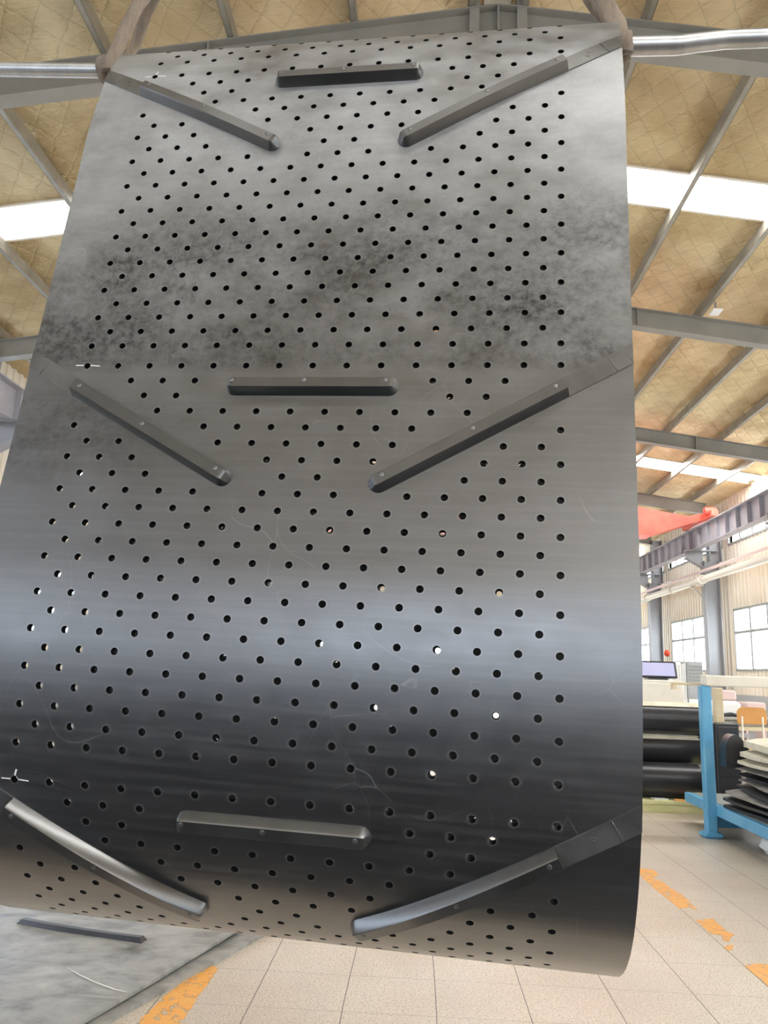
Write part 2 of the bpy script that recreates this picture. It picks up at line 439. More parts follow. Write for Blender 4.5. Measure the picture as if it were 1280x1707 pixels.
for X, sgn in ((XR, 1), (XL, -1)):
    for a, b in wins: window(X, sgn, a, b, 1.92, 3.73, 4, 3.03, M['win'] if sgn > 0 else M['win_l'])
    for a, b in clr: window(X, sgn, a, b, 5.66, 6.35, 6, None, M['clere'] if sgn > 0 else M['win_l'])
    # dado
    xa, xb = sorted((X - sgn * .06, X - sgn * .001))
    struct(MB().box((xa, Y0, 0), (xb, Y1, 1.25)).build('baseboard_right' if sgn > 0 else 'baseboard_left', M['wall_low']))
def gable(name, Y, sgn, lowm):
    mb = MB(); zt = zr(RX, .19)
    ops = [(-7.4, -.2, 2.6, 5.4), (.2, 8.6, 2.6, 5.4)]
    xs = [XL, -7.4, -.2, .2, 8.6, XR]
    for i in range(5):
        x0, x1 = xs[i], xs[i + 1]
        op = [o for o in ops if o[0] == x0]
        def q(za0, za1, zb0, zb1): mb.prism([(x0, Y, za0), (x1, Y, zb0), (x1, Y, zb1), (x0, Y, za1)], (0, sgn * .12, 0))
        if op: q(0, 2.6, 0, 2.6)
        if x0 < RX < x1:
            if op: mb.prism([(x0, Y, 5.4), (x1, Y, 5.4), (x1, Y, zr(x1, .19)), (RX, Y, zt), (x0, Y, zr(x0, .19))], (0, sgn * .12, 0))
            else: mb.prism([(x0, Y, 0), (x1, Y, 0), (x1, Y, zr(x1, .19)), (RX, Y, zt), (x0, Y, zr(x0, .19))], (0, sgn * .12, 0))
        elif op: q(5.4, zr(x0, .19), 5.4, zr(x1, .19))
        else: q(0, zr(x0, .19), 0, zr(x1, .19))
    struct(mb.build(name, M['wall']))
    global wn
    for x0, x1, z0, z1 in ops:
        fr = MB(); ya, yb = sorted((Y - sgn * .03, Y + sgn * .05))
        for z in (z0, z1 - .06, (z0 + z1) / 2): fr.box((x0, ya, z), (x1, yb, z + .06))
        n = 5
        for i in range(n + 1):
            x = x0 + (x1 - x0 - .06) * i / n; fr.box((x, ya, z0), (x + .06, yb, z1))
        o = struct(fr.build('window_%d' % wn, M['frame'])); wn += 1
        ys = sorted((Y + sgn * .06, Y + sgn * .07))
        MB().box((x0, ys[0], z0), (x1, ys[1], z1)).build('pane', M['win_l'] if sgn < 0 else M['win'], o)
gable('wall_back', Y1, 1, None); gable('wall_front', Y0, -1, None)

# rafters, columns
def rafter(Y, label, grp):
    t = thing('roof_beam', label, 'roof beam', (RX, Y, RZ - .3), grp)
    web = MB(); fl = MB(); lo = MB(); st = MB()
    for x1 in (XR - .55, XL + .55):
        za, zb = RZ, zr(x1)
        web.prism([(RX, Y - .006, za - .33), (x1, Y - .006, zb - .33), (x1, Y - .006, zb - .012), (RX, Y - .006, za - .012)], (0, .012, 0))
        fl.prism([(RX, Y - .09, za - .014), (x1, Y - .09, zb - .014), (x1, Y - .09, zb), (RX, Y - .09, za)], (0, .18, 0))
        lo.prism([(RX, Y - .09, za - .344), (x1, Y - .09, zb - .344), (x1, Y - .09, zb - .33), (RX, Y - .09, za - .33)], (0, .18, 0))
        for k in (1, 2):
            x = RX + (x1 - RX) * k * .36
            st.box((x - .006, Y - .085, zr(x) - .33), (x + .006, Y + .085, zr(x) - .014))
    web.build('web', M['grey_steel'], t); fl.build('top_flange', M['grey_steel'], t); lo.build('bottom_flange', M['grey_steel'], t)
    st.box((RX - .01, Y - .085, RZ - .335), (RX + .01, Y + .085, RZ - .014)); st.build('stiffener', M['grey_steel'], t)
rl = {6.7: 'grey steel roof beam peaking right above the hanging belt, nearest', 12.4: 'grey steel roof beam second from the camera, level with the belt\'s upper half',
      18.1: 'grey steel roof beam just above the thin far skylight', 23.8: 'short-looking grey roof beam just above the red crane girder'}
for Y in RAFT:
    Y = round(Y, 2)
    if Y < 0 and Y < -11: continue
    rafter(Y, rl.get(Y, 'grey steel roof beam hidden behind the hanging belt or overhead'), 'roof beams across the hall')
def column(X, sgn, Y, label):
    """H column, crane bracket and slim upper post; X = wall plane, sgn = +1 right wall"""
    t = thing('steel_column', label, 'column', (X - sgn * .5, Y, 0), 'steel columns along the walls')
    xi = X - sgn * .74; xo = X - sgn * .30
    a, b = sorted((xi, xo))
    s = MB().box((a, Y - .17, 0), (a + .02, Y + .17, 5.2)).box((b - .02, Y - .17, 0), (b, Y + .17, 5.2)).box((a, Y - .01, 0), (b, Y + .01, 5.2))
    s.build('shaft', M['column'], t)
    xu0, xu1 = sorted((X - sgn * .56, X - sgn * .2))
    MB().box((xu0, Y - .15, 5.2), (xu0 + .02, Y + .15, zr(X) - .1)).box((xu1 - .02, Y - .15, 5.2), (xu1, Y + .15, zr(X) - .1)).box((xu0, Y - .01, 5.2), (xu1, Y + .01, zr(X) - .1)).build('upper_post', M['column'], t)
    xc0, xc1 = sorted((X - sgn * 1.25, X - sgn * .3))
    br = MB()
    br.box((xc0, Y - .15, 5.50), (xc1, Y + .15, 5.54))
    xt = X - sgn * 1.25; xw = X - sgn * .72
    br.prism([(xt, Y - .012, 5.5), (xw, Y - .012, 5.5), (xw, Y - .012, 5.0), (xt, Y - .012, 5.3)], (0, .024, 0))
    pa = [(xt, Y - .13, 5.3), (xw, Y - .13, 5.0), (xw, Y - .13, 4.98), (xt, Y - .13, 5.28)]
    br.prism(pa, (0, .26, 0)); br.build('bracket', M['column'], t)
    MB().box((a - .05, Y - .22, 0), (b + .05, Y + .22, .03)).build('base_plate', M['column'], t)
cl = {23.8: 'grey steel column between the two windows, right of the belt', 29.5: 'grey steel column close beside the hanging belt\'s right edge',
      18.1: 'grey steel column just outside the right edge of view'}
for Y in RAFT:
    Y = round(Y, 2)
    if Y < -11: continue
    column(XR, 1, Y, cl.get(Y, 'grey steel column on the right wall out of view'))
    column(XL, -1, Y, 'grey steel column on the left wall, mostly hidden by the belt')

# purlins (C sections lying on the rafters, running along the hall)
PX = [(-7.4, 'roof purlin over the left wall, at the left edge by the lower roof beam'), (-6.05, 'roof purlin crossing under the left skylight'), (-4.7, 'pale roof purlin above the left skylight, outermost from the pole'),
      (-3.33, 'pale roof purlin meeting the left end of the belt'), (-2.03, 'roof purlin left of the middle above the belt'), (-.78, 'roof purlin just above the middle of the belt'),
      (.42, 'roof purlin on the left of the ridge'), (.90, 'roof purlin on the right of the ridge'), (2.12, 'roof purlin rising behind the right sling'), (3.37, 'long roof purlin passing over the right skylight beside the belt'),
      (4.63, 'roof purlin carrying the small white lamp'), (5.89, 'roof purlin third out from the belt on the right'), (7.13, 'roof purlin fourth out from the belt on the right'), (8.4, 'outermost roof purlin near the right wall')]
for x, lab in PX:
    s = 1 if x > RX else -1
    t = MB(); z = zr(x, .002); ya, yb = -11, Y1 - .1
    t.box((x - .0035, ya, z), (x + .0035, yb, z + .16)).box((min(x, x + s * .065), ya, z), (max(x, x + s * .065), yb, z + .006)).box((min(x, x + s * .065), ya, z + .154), (max(x, x + s * .065), yb, z + .16))
    t.box((x + s * .06, ya, z), (x + s * .065, yb, z + .025)) if s > 0 else t.box((x - .065, ya, z), (x - .06, yb, z + .025))
    tag(t.build('purlin', M['purlin'], origin=(x, 15, z)), lab, 'purlin', 'roof purlins along the hall')
# sag rods / stays by the ridge
for i, (x, lab) in enumerate(((.42, 'short steel stay on the ridge beam, left of the pair'), (.90, 'short steel stay on the ridge beam, right of the pair'))):
    s = MB().box((x - .05, 6.62, RZ - .34), (x + .05, 6.66, RZ + .17)).box((x - .05, 6.6, RZ + .14), (x + .05, 6.78, RZ + .17))
    tag(s.build('ridge_stay', M['grey_steel'], origin=(x, 6.64, RZ - .1)), lab, 'bracket', 'stays at the ridge')

# crane runway beams
def runway(X, label):
    t = thing('crane_runway_beam', label, 'crane rail beam', (X, 15, 5.55))
    MB().box((X - .012, -11, 5.57), (X + .012, Y1 - .2, 6.14)).build('web', M['crane_beam'], t)
    MB().box((X - .16, -11, 6.14), (X + .16, Y1 - .2, 6.165)).build('top_flange', M['crane_beam'], t)
    MB().box((X - .13, -11, 5.545), (X + .13, Y1 - .2, 5.57)).build('bottom_flange', M['crane_beam'], t)
    MB().box((X - .03, -11, 6.165), (X + .03, Y1 - .2, 6.24)).build('rail', M['frame'], t)
    k = 0; y = 6.0
    while y < 40:
        MB().box((X - .12, y - .006, 5.57), (X + .12, y + .006, 6.14)).build('stiffener', M['crane_beam'], t); y += .72
runway(XR - .93, 'grey steel crane rail beam with stiffeners along the right wall')
runway(XL + .93, 'grey steel crane rail beam along the left wall, behind the belt')

# overhead crane
t = thing('overhead_crane', 'red overhead crane girder spanning behind the belt at right', 'crane', (RX, 23.2, 6.3))
xa, xb = XL + 1.5, XR - 1.42
gy = 22.9
g = MB().prism([(xa, gy, 6.69), (xa + 1.3, gy, 5.82), (xb - 1.1, gy, 5.82), (xb, gy, 6.17), (xb + .40, gy, 6.30), (xb + .40, gy, 6.52), (xb, gy, 6.42), (xb - 1.2, gy, 6.62), (xb - 1.6, gy, 6.70), (xa, gy, 6.89)], (0, .5, 0))
g.build('girder', M['red'], t)
MB().box((xa + 1.3, gy - .1, 5.79), (xb - 1.1, gy + .6, 5.82)).build('bottom_flange', M['red'], t)
for X in (XR - .93, XL + .93):
    MB().box((X - .11, 22.1, 6.27), (X + .11, 24.6, 6.48), bev=.02).build('end_truck', M['red'], t)
    for y in (22.3, 24.4):
        MB().lathe([(.02, -.05), (.105, -.05), (.105, -.035), (.09, -.03), (.09, .03), (.105, .035), (.105, .05), (.02, .05)], (X, y, 6.335), (1, 0, 0)).build('wheel', M['frame'], t, True)
MB().lathe([(.0, -.18), (.10, -.16), (.12, -.1), (.12, .1), (.10, .16), (0, .18)], (XR - 1.0, 22.3, 6.46), (1, 0, 0)).build('motor', M['red'], t, 'auto')
MB().lathe([(0, -.3), (.16, -.3), (.16, .3), (0, .3)], (3.2, 23.2, 5.6), (1, 0, 0)).box((3.0, 23.1, 5.6), (3.4, 23.3, 5.82)).build('hoist', M['dark'], t, 'auto')

# service pipes
pt = [(8.52, 5.0 + k * 3.0, 4.60) for k in range(0, 14)]
t = thing('service_pipe', 'thick cream service pipe running along the right wall', 'pipe', (8.52, 20, 4.6))
MB().tube(pt, .105, 16).build('pipe', M['cream_pipe'], t, True)
for y in (23.5, 26.3, 29.2):
    MB().lathe([(.09, -.06), (.14, -.06), (.14, -.03), (.14, .03), (.14, .06), (.09, .06)], (8.52, y, 4.6), (0, 1, 0)).build('collar', M['cream_pipe'], t, 'auto')
MB().lathe([(.0, .0), (.05, 0), (.05, .2), (.13, .2), (.13, .23), (0, .23)], (8.52, 26.6, 4.68), (0, 0, 1)).build('valve', M['white'], t, 'auto')
MB().tube([(8.52, 24.6, 4.56), (8.6, 24.3, 4.35), (8.7, 24.05, 4.1), (8.72, 24.0, 3.8)], .05, 12).build('elbow', M['cream_pipe'], t, True)
for y in RAFT[4:]:
    MB().box((8.44, y - .03, 4.44), (8.68, y + .03, 4.49)).build('bracket', M['cream_pipe'], t)
t = tag(MB().tube([(8.6, 5.0 + k * 3.0, 4.88) for k in range(0, 14)], .045, 12).build('conduit', M['pink'], smooth=True, origin=(8.6, 20, 4.88)), 'thin pale conduit above the thick wall pipe', 'pipe')

# small white lamp near the purlin
q = Vector((4.74, 11.86, 7.48)); t = thing('ceiling_lamp', 'small white square lamp below the roof purlin at right', 'lamp', q)
MB().box((q.x - .08, q.y - .11, q.z - .02), (q.x + .08, q.y + .11, q.z + .01), bev=.008).build('housing', M['white'], t)
MB().box((q.x - .012, q.y - .012, q.z + .01), (q.x + .012, q.y + .012, q.z + .17)).build('bracket', M['frame'], t)

# ------------------------------------------------------------------ floor paint
def patch(pix, label, z=.0015):
    pts = [onplane(x, y, (0, 0, 1), z) for x, y in pix]
    mb = MB(); mb.v = [tuple(p) for p in pts] + [(p.x, p.y, .0) for p in pts]; n = len(pts)
    mb.f = [tuple(range(n))] + [(i, (i + 1) % n, n + (i + 1) % n, n + i) for i in range(n)]
    c = sum(pts, Vector()) / n
    tag(mb.build('floor_marking', M['marking'], origin=(c.x, c.y, 0)), label, 'floor paint', 'worn orange lane marks')
patch([(1060, 1447), (1090, 1450), (1097, 1458), (1088, 1464), (1105, 1470), (1120, 1482), (1138, 1492), (1152, 1505), (1163, 1518), (1150, 1512), (1132, 1514), (1115, 1500), (1092, 1482), (1070, 1462)], 'long worn orange floor mark just right of the belt\'s foot')
patch([(1160, 1534), (1188, 1531), (1198, 1541), (1212, 1553), (1224, 1558), (1218, 1562), (1214, 1570), (1205, 1567), (1200, 1558), (1184, 1556), (1172, 1545)], 'orange floor mark in the middle of the right lane')
patch([(1206, 1578), (1222, 1574), (1221, 1583), (1213, 1584)], 'tiny orange floor mark below the middle patch')
patch([(1240, 1609), (1262, 1606), (1300, 1609), (1330, 1650), (1310, 1668), (1282, 1645), (1260, 1626)], 'orange floor mark cut by the right edge of view')
patch([(352, 1608), (363, 1614), (357, 1625), (345, 1642), (330, 1660), (322, 1675), (312, 1690), (300, 1707), (290, 1730), (238, 1735), (232, 1700), (255, 1680), (275, 1660), (300, 1640), (325, 1622)], 'big orange floor mark beside the grey rubber sheets')

# ------------------------------------------------------------------ rubber sheets on the floor (lower left)
def sheet(pix, z, th, label, m, lift=None):
    """flat rubber sheet with a softly waving surface"""
    pts = [onplane(x, y, (0, 0, 1), z + th) for x, y in pix]
    a, b = pts[0], pts[1]            # right edge from near to far
    c, d = pts[2], pts[3]            # far left, near left
    mb = MB(); N, K = 26, 26
    for lay in (0, 1):
        for i in range(N + 1):
            for j in range(K + 1):
                u, v = i / N, j / K
                p = (a.lerp(b, u)).lerp(d.lerp(c, u), v)
                h = (lift(u, v) if lift else 0) + .004 * mn.noise(Vector((p.x * 3, p.y * 3, z * 9)))
                mb.v.append((p.x, p.y, z + (th if lay == 0 else 0) + max(h, 0)))
    S = (N + 1) * (K + 1)
    for i in range(N):
        for j in range(K):
            q = i * (K + 1) + j
            mb.f.append((q, q + K + 1, q + K + 2, q + 1)); mb.f.append((S + q, S + q + 1, S + q + K + 2, S + q + K + 1))
    def side(idx):
        for p, q in zip(idx[:-1], idx[1:]): mb.f.append((p, q, S + q, S + p))
    side([i * (K + 1) for i in range(N + 1)]); side([i * (K + 1) + K for i in range(N, -1, -1)])
    side([j for j in range(K, -1, -1)]); side([N * (K + 1) + j for j in range(K + 1)])
    return tag(mb.build('rubber_sheet', m, smooth='auto', origin=(pts[0].x, pts[0].y, z)), label, 'rubber sheet', 'grey rubber sheets on the floor')
s1 = sheet([(110, 1740), (460, 1545), (-260, 1400), (-700, 1760)], 0.0, .018, 'lower dusty rubber sheet on the floor, showing along the right rim', M['slab'])
s2 = sheet([(75, 1740), (418, 1540), (-260, 1402), (-700, 1760)], .024, .016, 'top dusty grey rubber sheet on the floor at lower left', M['slab'],
           lift=lambda u, v: .035 * max(0, u - .55) ** 1.0 * (1 - v) + .004)
# slat lying on the top sheet
a = onplane(34, 1533, (0, 0, 1), .06); b = onplane(241, 1567, (0, 0, 1), .055)
d = (b - a); L = d.length; d.normalize(); nrm = Vector((-d.y, d.x, 0))
mb = MB()
prof = [(-.030, 0), (-.016, .024), (.016, .024), (.030, 0)]
for i in range(13):
    f = i / 12; p = a.lerp(b, f); bow = .018 * math.sin(f * PI)
    for o, h in prof:
        k = .35 if i in (0, 12) and h > 0 else 1
        hh = h
        off = d * (.02 if i == 0 and h > 0 else (-.02 if i == 12 and h > 0 else 0))
        q = p + nrm * (o - bow) + off; mb.v.append((q.x, q.y, .046 + hh))
for i in range(12):
    for k in range(3):
        q = i * 4 + k; mb.f.append((q, q + 4, q + 5, q + 1))
    q = i * 4; mb.f.append((q, q + 3, q + 7, q + 4))
mb.f += [(0, 1, 2, 3), (51, 50, 49, 48)]
sl = mb.build('slat', M['roll'], s2); sl['label'] = 'dark raised slat'
# white scuff line on the sheet
pts = [onplane(x, y, (0, 0, 1), .05) for x, y in ((112, 1612), (132, 1624), (160, 1637), (190, 1648), (212, 1653))]
mb = MB()
for i, p in enumerate(pts):
    wd = .004 if 0 < i < 4 else .001
    mb.v += [(p.x, p.y - wd, .0485), (p.x, p.y + wd, .0485)]
for i in range(4): mb.f.append((2 * i, 2 * i + 2, 2 * i + 3, 2 * i + 1))
mb.build('scuff_mark', M['chalk'], s2)

# ------------------------------------------------------------------ HANGING BELT
gw = Vector((.9945, -.1015, -.0244)).normalized(); uu = Vector((.1015, .9948, 0)).normalized()
ww = gw.cross(uu); ww = ww if ww.z > 0 else -ww
TR = .0594
ctrl = [(1.4242, 2.8041), (1.4095, 2.74), (1.3956, 2.6773), (1.3713, 2.4837), (1.3491, 2.2907), (1.3253, 2.0965), (1.3045, 1.9255), (1.2877, 1.7971), (1.2775, 1.715), (1.2695, 1.655), (1.2632, 1.575), (1.2606, 1.4733), (1.2635, 1.4), (1.2807, 1.281), (1.3267, 1.1621), (1.3668, 1.1036), (1.4108, 1.0620),
        (1.475, 1.022), (1.545, .998), (1.61, 1.01), (1.665, 1.055), (1.70, 1.12), (1.722, 1.20), (1.73, 1.30), (1.73, 1.42), (1.722, 1.6), (1.71, 1.8), (1.69, 2.05), (1.665, 2.35), (1.64, 2.6), (1.62, 2.77), (1.60, 2.86), (1.57, 2.91), (1.54, 2.934), (1.50, 2.930), (1.472, 2.912), (1.458, 2.888)]
def loop():
    c = [Vector((p[0], p[1])) for p in ctrl]; n = len(c); out = []
    for i in range(n):
        p0, p1, p2, p3 = c[i - 1], c[i], c[(i + 1) % n], c[(i + 2) % n]
        d0, d1, d2 = (p1 - p0).length, (p2 - p1).length, (p3 - p2).length
        m1 = ((p1 - p0) / d0 * d1 + (p2 - p1) / d1 * d0) / (d0 + d1) * d1
        m2 = ((p2 - p1) / d1 * d2 + (p3 - p2) / d2 * d1) / (d1 + d2) * d1
        for k in range(12):
            t = k / 12
            out.append((2 * t**3 - 3 * t * t + 1) * p1 + (t**3 - 2 * t * t + t) * m1 + (-2 * t**3 + 3 * t * t) * p2 + (t**3 - t * t) * m2)
    return out
LP = loop(); NL = len(LP); CUM = [0.0]
for i in range(NL): CUM.append(CUM[-1] + (LP[(i + 1) % NL] - LP[i]).length)
LEN = CUM[-1]; S0 = .7599
import bisect
def prof2(s):
    x = (s + S0) % LEN
    i = min(bisect.bisect_right(CUM, x) - 1, NL - 1)
    f = (x - CUM[i]) / (CUM[i + 1] - CUM[i]); return LP[i].lerp(LP[(i + 1) % NL], f)
def belt(s, t, h=0.0):
    """point on the belt: s along (0 = middle joint row), t across, h above the outer face"""
    p = prof2(s)
    e = .006; d = (prof2(s + e) - prof2(s - e)).normalized()
    n = Vector((d.y, -d.x))            # outward (towards the camera on the front run)
    if n.dot(p - Vector((1.50, 1.9))) < 0: n = -n
    q = p + n * h
    return uu * q.x + ww * q.y + gw * (TR + t)
TL, TRR = -.91 - .1215, .125
def M_rows():
    Ms = [-.757 - .766, -.757, 0.0, .776, 1.542, 2.308]
    return Ms
MS = M_rows()
SEGL = dict(center=((.045, -.617), (.045, -.288)), left=((.048, -.920), (.237, -.582)), right=((.047, .006), (.243, -.327)),
            leftpad=((-.0143, -1.0315), (.048, -.920)), rightpad=((-.023, .125), (.047, .006)))
def dseg(s, t, a, b):
    ax, ay = a; bx, by = b; L2 = (bx - ax)**2 + (by - ay)**2
    f = max(0, min(1, ((s - ax) * (bx - ax) + (t - ay) * (by - ay)) / L2))
    return math.hypot(s - ax - f * (bx - ax), t - ay - f * (by - ay))
rows = []   # (s, odd, M)
smax = -.757 - .05 + LEN
for m in MS:
    for i in range(0, 23):
        s = m if i == 0 else (m + .0319 * i if i <= 4 else m + .1275 + .0325 * (i - 4))
        rows.append((s, i % 2, m))
start = -.757 - .0448 - .0325 * 7 - .004        # where the loop is closed (over the top, at the back)
rows = [r for r in rows if start < r[0] < start + LEN - .03]
rows.sort()
def belt_mesh():
    V, F, UV, RIM = [], [], [], []
    global HV
    HV = []
    cache = {}
    TH = .0145
    def vert(s, t, h, rim=0.0):
        k = (round(s % LEN, 5), round(t, 5), h, rim > 0)
        if k in cache: return cache[k]
        V.append(tuple(belt(s, t, h))); UV.append((t, s)); RIM.append(rim); HV.append(h < 0)
        cache[k] = len(V) - 1; return cache[k]
    bounds = [start]
    for a, b in zip(rows[:-1], rows[1:]): bounds.append((a[0] + b[0]) / 2)
    bounds.append(start + LEN)
    P = .065; R = .0065
    for ri, (s, odd, m) in enumerate(rows):
        sa, sb = bounds[ri], bounds[ri + 1]
        sv = [sa + (sb - sa) * k / 4 for k in range(5)]
        if sb - sa > .06: sv = [sa + (sb - sa) * k / 4 for k in range(5)]
        # cells: from k index; row of centres
        cs = [-(k + (.5 if odd else 0)) * P for k in range(15 if not odd else 14)]
        left = cs[-1] - P / 2; rgt = cs[0] + P / 2
        def grid(t0, t1, nt):
            for i in range(nt):
                for j in range(4):
                    ta, tb = t0 + (t1 - t0) * i / nt, t0 + (t1 - t0) * (i + 1) / nt
                    F.append((vert(sv[j], ta, 0), vert(sv[j], tb, 0), vert(sv[j + 1], tb, 0), vert(sv[j + 1], ta, 0)))
                    F.append((vert(sv[j], ta, -TH), vert(sv[j + 1], ta, -TH), vert(sv[j + 1], tb, -TH), vert(sv[j], tb, -TH)))
        # margins: step P/8 aligned to the grid so that all rows share vertices
        def marg(t0, t1):
            k0 = math.ceil(t0 / (P / 8) - 1e-6); k1 = math.floor(t1 / (P / 8) + 1e-6)
            cuts = sorted(set([round(t0, 6)] + [round(k * P / 8, 6) for k in range(k0, k1 + 1)] + [round(t1, 6)]))
            cuts = [c for i, c in enumerate(cuts) if i == 0 or c - cuts[i - 1] > 1e-4]
            for a, b in zip(cuts[:-1], cuts[1:]): grid(a, b, 1)
        marg(TL, left); marg(rgt, TRR)
        for c in cs:
            ok = True
            rel = s - m
            for mm in MS:
                for k, (a, b) in SEGL.items():
                    if dseg(s - mm, c, a, b) < (.040 if 'pad' not in k else .028): ok = False
            if not ok: grid(c - P / 2, c + P / 2, 8); continue
            bd = []
            for i in range(8): bd.append((sv[0], c - P / 2 + P * i / 8))
            for j in range(4): bd.append((sv[j], c + P / 2))
            for i in range(8): bd.append((sv[4], c + P / 2 - P * i / 8))
            for j in range(4): bd.append((sv[4 - j], c - P / 2))
            n = 24
            ang = [math.atan2(q[0] - s, q[1] - c) for q in bd]
            # even the angles out a little
            rr = []
            for i in range(n):
                th = ang[i]
                rr.append((s + R * math.sin(th), c + R * math.cos(th), s + (R + .0016) * math.sin(th), c + (R + .0016) * math.cos(th), s + (R + .0034) * math.sin(th), c + (R + .0034) * math.cos(th)))
            for h, flip in ((0, False), (-TH, True)):
                o = [vert(q[0], q[1], h) for q in bd]
                far = [vert(r[4], r[5], h) for r in rr]
                mid = [vert(r[2], r[3], h, .6 if h == 0 else 0) for r in rr]
                inn = [vert(r[0], r[1], h, 1.0) for r in rr]
                for i in range(n):
                    j = (i + 1) % n
                    for a in ((o[i], o[j], far[j], far[i]), (far[i], far[j], mid[j], mid[i]), (mid[i], mid[j], inn[j], inn[i])):
                        F.append(a[::-1] if flip else a)
            top = [vert(r[0], r[1], 0, 1.0) for r in rr]; bot = [vert(r[0], r[1], -TH, 1.0) for r in rr]
            for i in range(n):
                j = (i + 1) % n; F.append((top[i], top[j], bot[j], bot[i]))
        for tt, fl in ((TL, 1), (TRR, 0)):
            for j in range(4):
                q = (vert(sv[j], tt, 0), vert(sv[j + 1], tt, 0), vert(sv[j + 1], tt, -TH), vert(sv[j], tt, -TH))
                F.append(q if not fl else q[::-1])
    return V, F, UV, RIM
V, F, UVs, RIM = belt_mesh()
M['inner'] = mat('belt_inner_rubber', (.012, .012, .012), .6, 0, .3)
me = bpy.data.meshes.new('belt'); me.from_pydata(V, [], F); me.materials.append(M['rubber']); me.materials.append(M['inner'])
for p_, f_ in zip(me.polygons, F):
    if any(HV[i] for i in f_): p_.material_index = 1
uvl = me.uv_layers.new(name='UVMap')
for lp in me.loops: uvl.data[lp.index].uv = UVs[lp.vertex_index]
at = me.attributes.new('rim', 'FLOAT', 'POINT')
for i, v in enumerate(RIM): at.data[i].value = v
for p in me.polygons: p.use_smooth = True
me.set_sharp_from_angle(angle=math.radians(40))
me.update()
BO = belt(.5, -.45)
root = thing('conveyor_belt', 'huge perforated black rubber belt loop hanging from the steel pole', 'conveyor belt', BO)
bo = bpy.data.objects.new('perforated_belt', me); C.objects.link(bo); bo.parent = root; bo.location = -BO

def bar(m, a, b, name, label=None, round_a=True, round_b=True, W=.0185, H=.021):
    """raised trapezoid cleat following the belt from a to b (s,t)"""
    a = Vector(a); b = Vector(b); d = (b - a); L = d.length; d.normalize(); nn = Vector((-d.y, d.x))
    N = 44; mb = MB()
    sec = [(-1, -.0004), (-.93, .18), (-.62, .86), (-.5, 1), (.5, 1), (.62, .86), (.93, .18), (1, -.0004)]
    stations = []
    ca = [0, .12, .3, .5, .75, 1.0]
    xs = []
    if round_a: xs += [W * 1.0 * k for k in ca]
    else: xs += [0.0, .004]
    xe = []
    if round_b: xe += [L - W * k for k in reversed(ca)]
    else: xe += [L - .004, L]
    lo, hi = xs[-1], xe[0]
    allx = xs + [lo + (hi - lo) * k / N for k in range(1, N)] + xe
    for x in allx:
        q = 1.0; hq = 1.0
        if round_a and x < W: e = 1 - x / W; q = math.sqrt(max(0.02, 1 - e * e)); hq = min(1, x / (W * .55) + .02)
        if round_b and x > L - W: e = 1 - (L - x) / W; q = math.sqrt(max(0.02, 1 - e * e)); hq = min(1, (L - x) / (W * .55) + .02)
        for o, h in sec:
            hh = H * h * hq if h > 0 else -.0004
            if hq < 1 and h > 0: hh = H * min(h, hq)
            c = a + d * x + nn * (o * W * q)
            mb.v.append(tuple(belt(m + c.x, c.y, hh)))
    K = len(sec)
    for i in range(len(allx) - 1):
        for k in range(K - 1):
            q = i * K + k; mb.f.append((q, q + 1, q + K + 1, q + K))
        q = i * K; mb.f.append((q + K - 1, q, q + K, q + 2 * K - 1))
    mb.f.append(tuple(range(K))[::-1]); e = (len(allx) - 1) * K; mb.f.append(tuple(e + k for k in range(K)))
    fix_normals(mb)
    o = mb.build(name, M['cleat'], root, 'auto')
    if label: o['label'] = label
    # screws
    for f in (.05, .47, .93):
        x = a + d * (L * f) - Vector((.0035, 0))
        p = belt(m + x.x, x.y, H - .0006); p2 = belt(m + x.x, x.y, H + .001); ax = (p2 - p)
        s = MB().lathe([(.0, 0), (.0042, 0), (.0042, .0012), (.0030, .0019), (.0, .0019)], p, ax, 14)
        s.build('screw', M['screw'], o, 'auto')
    return o
def fix_normals(mb):
    import bmesh
    bm = bmesh.new(); vs_ = [bm.verts.new(v) for v in mb.v]
    for f in mb.f:
        try: bm.faces.new([vs_[i] for i in f])
        except ValueError: pass
    bmesh.ops.recalc_face_normals(bm, faces=bm.faces); bm.verts.index_update()
    mb.v = [tuple(v.co) for v in bm.verts]; mb.f = [tuple(v.index for v in f.verts) for f in bm.faces]; bm.free()
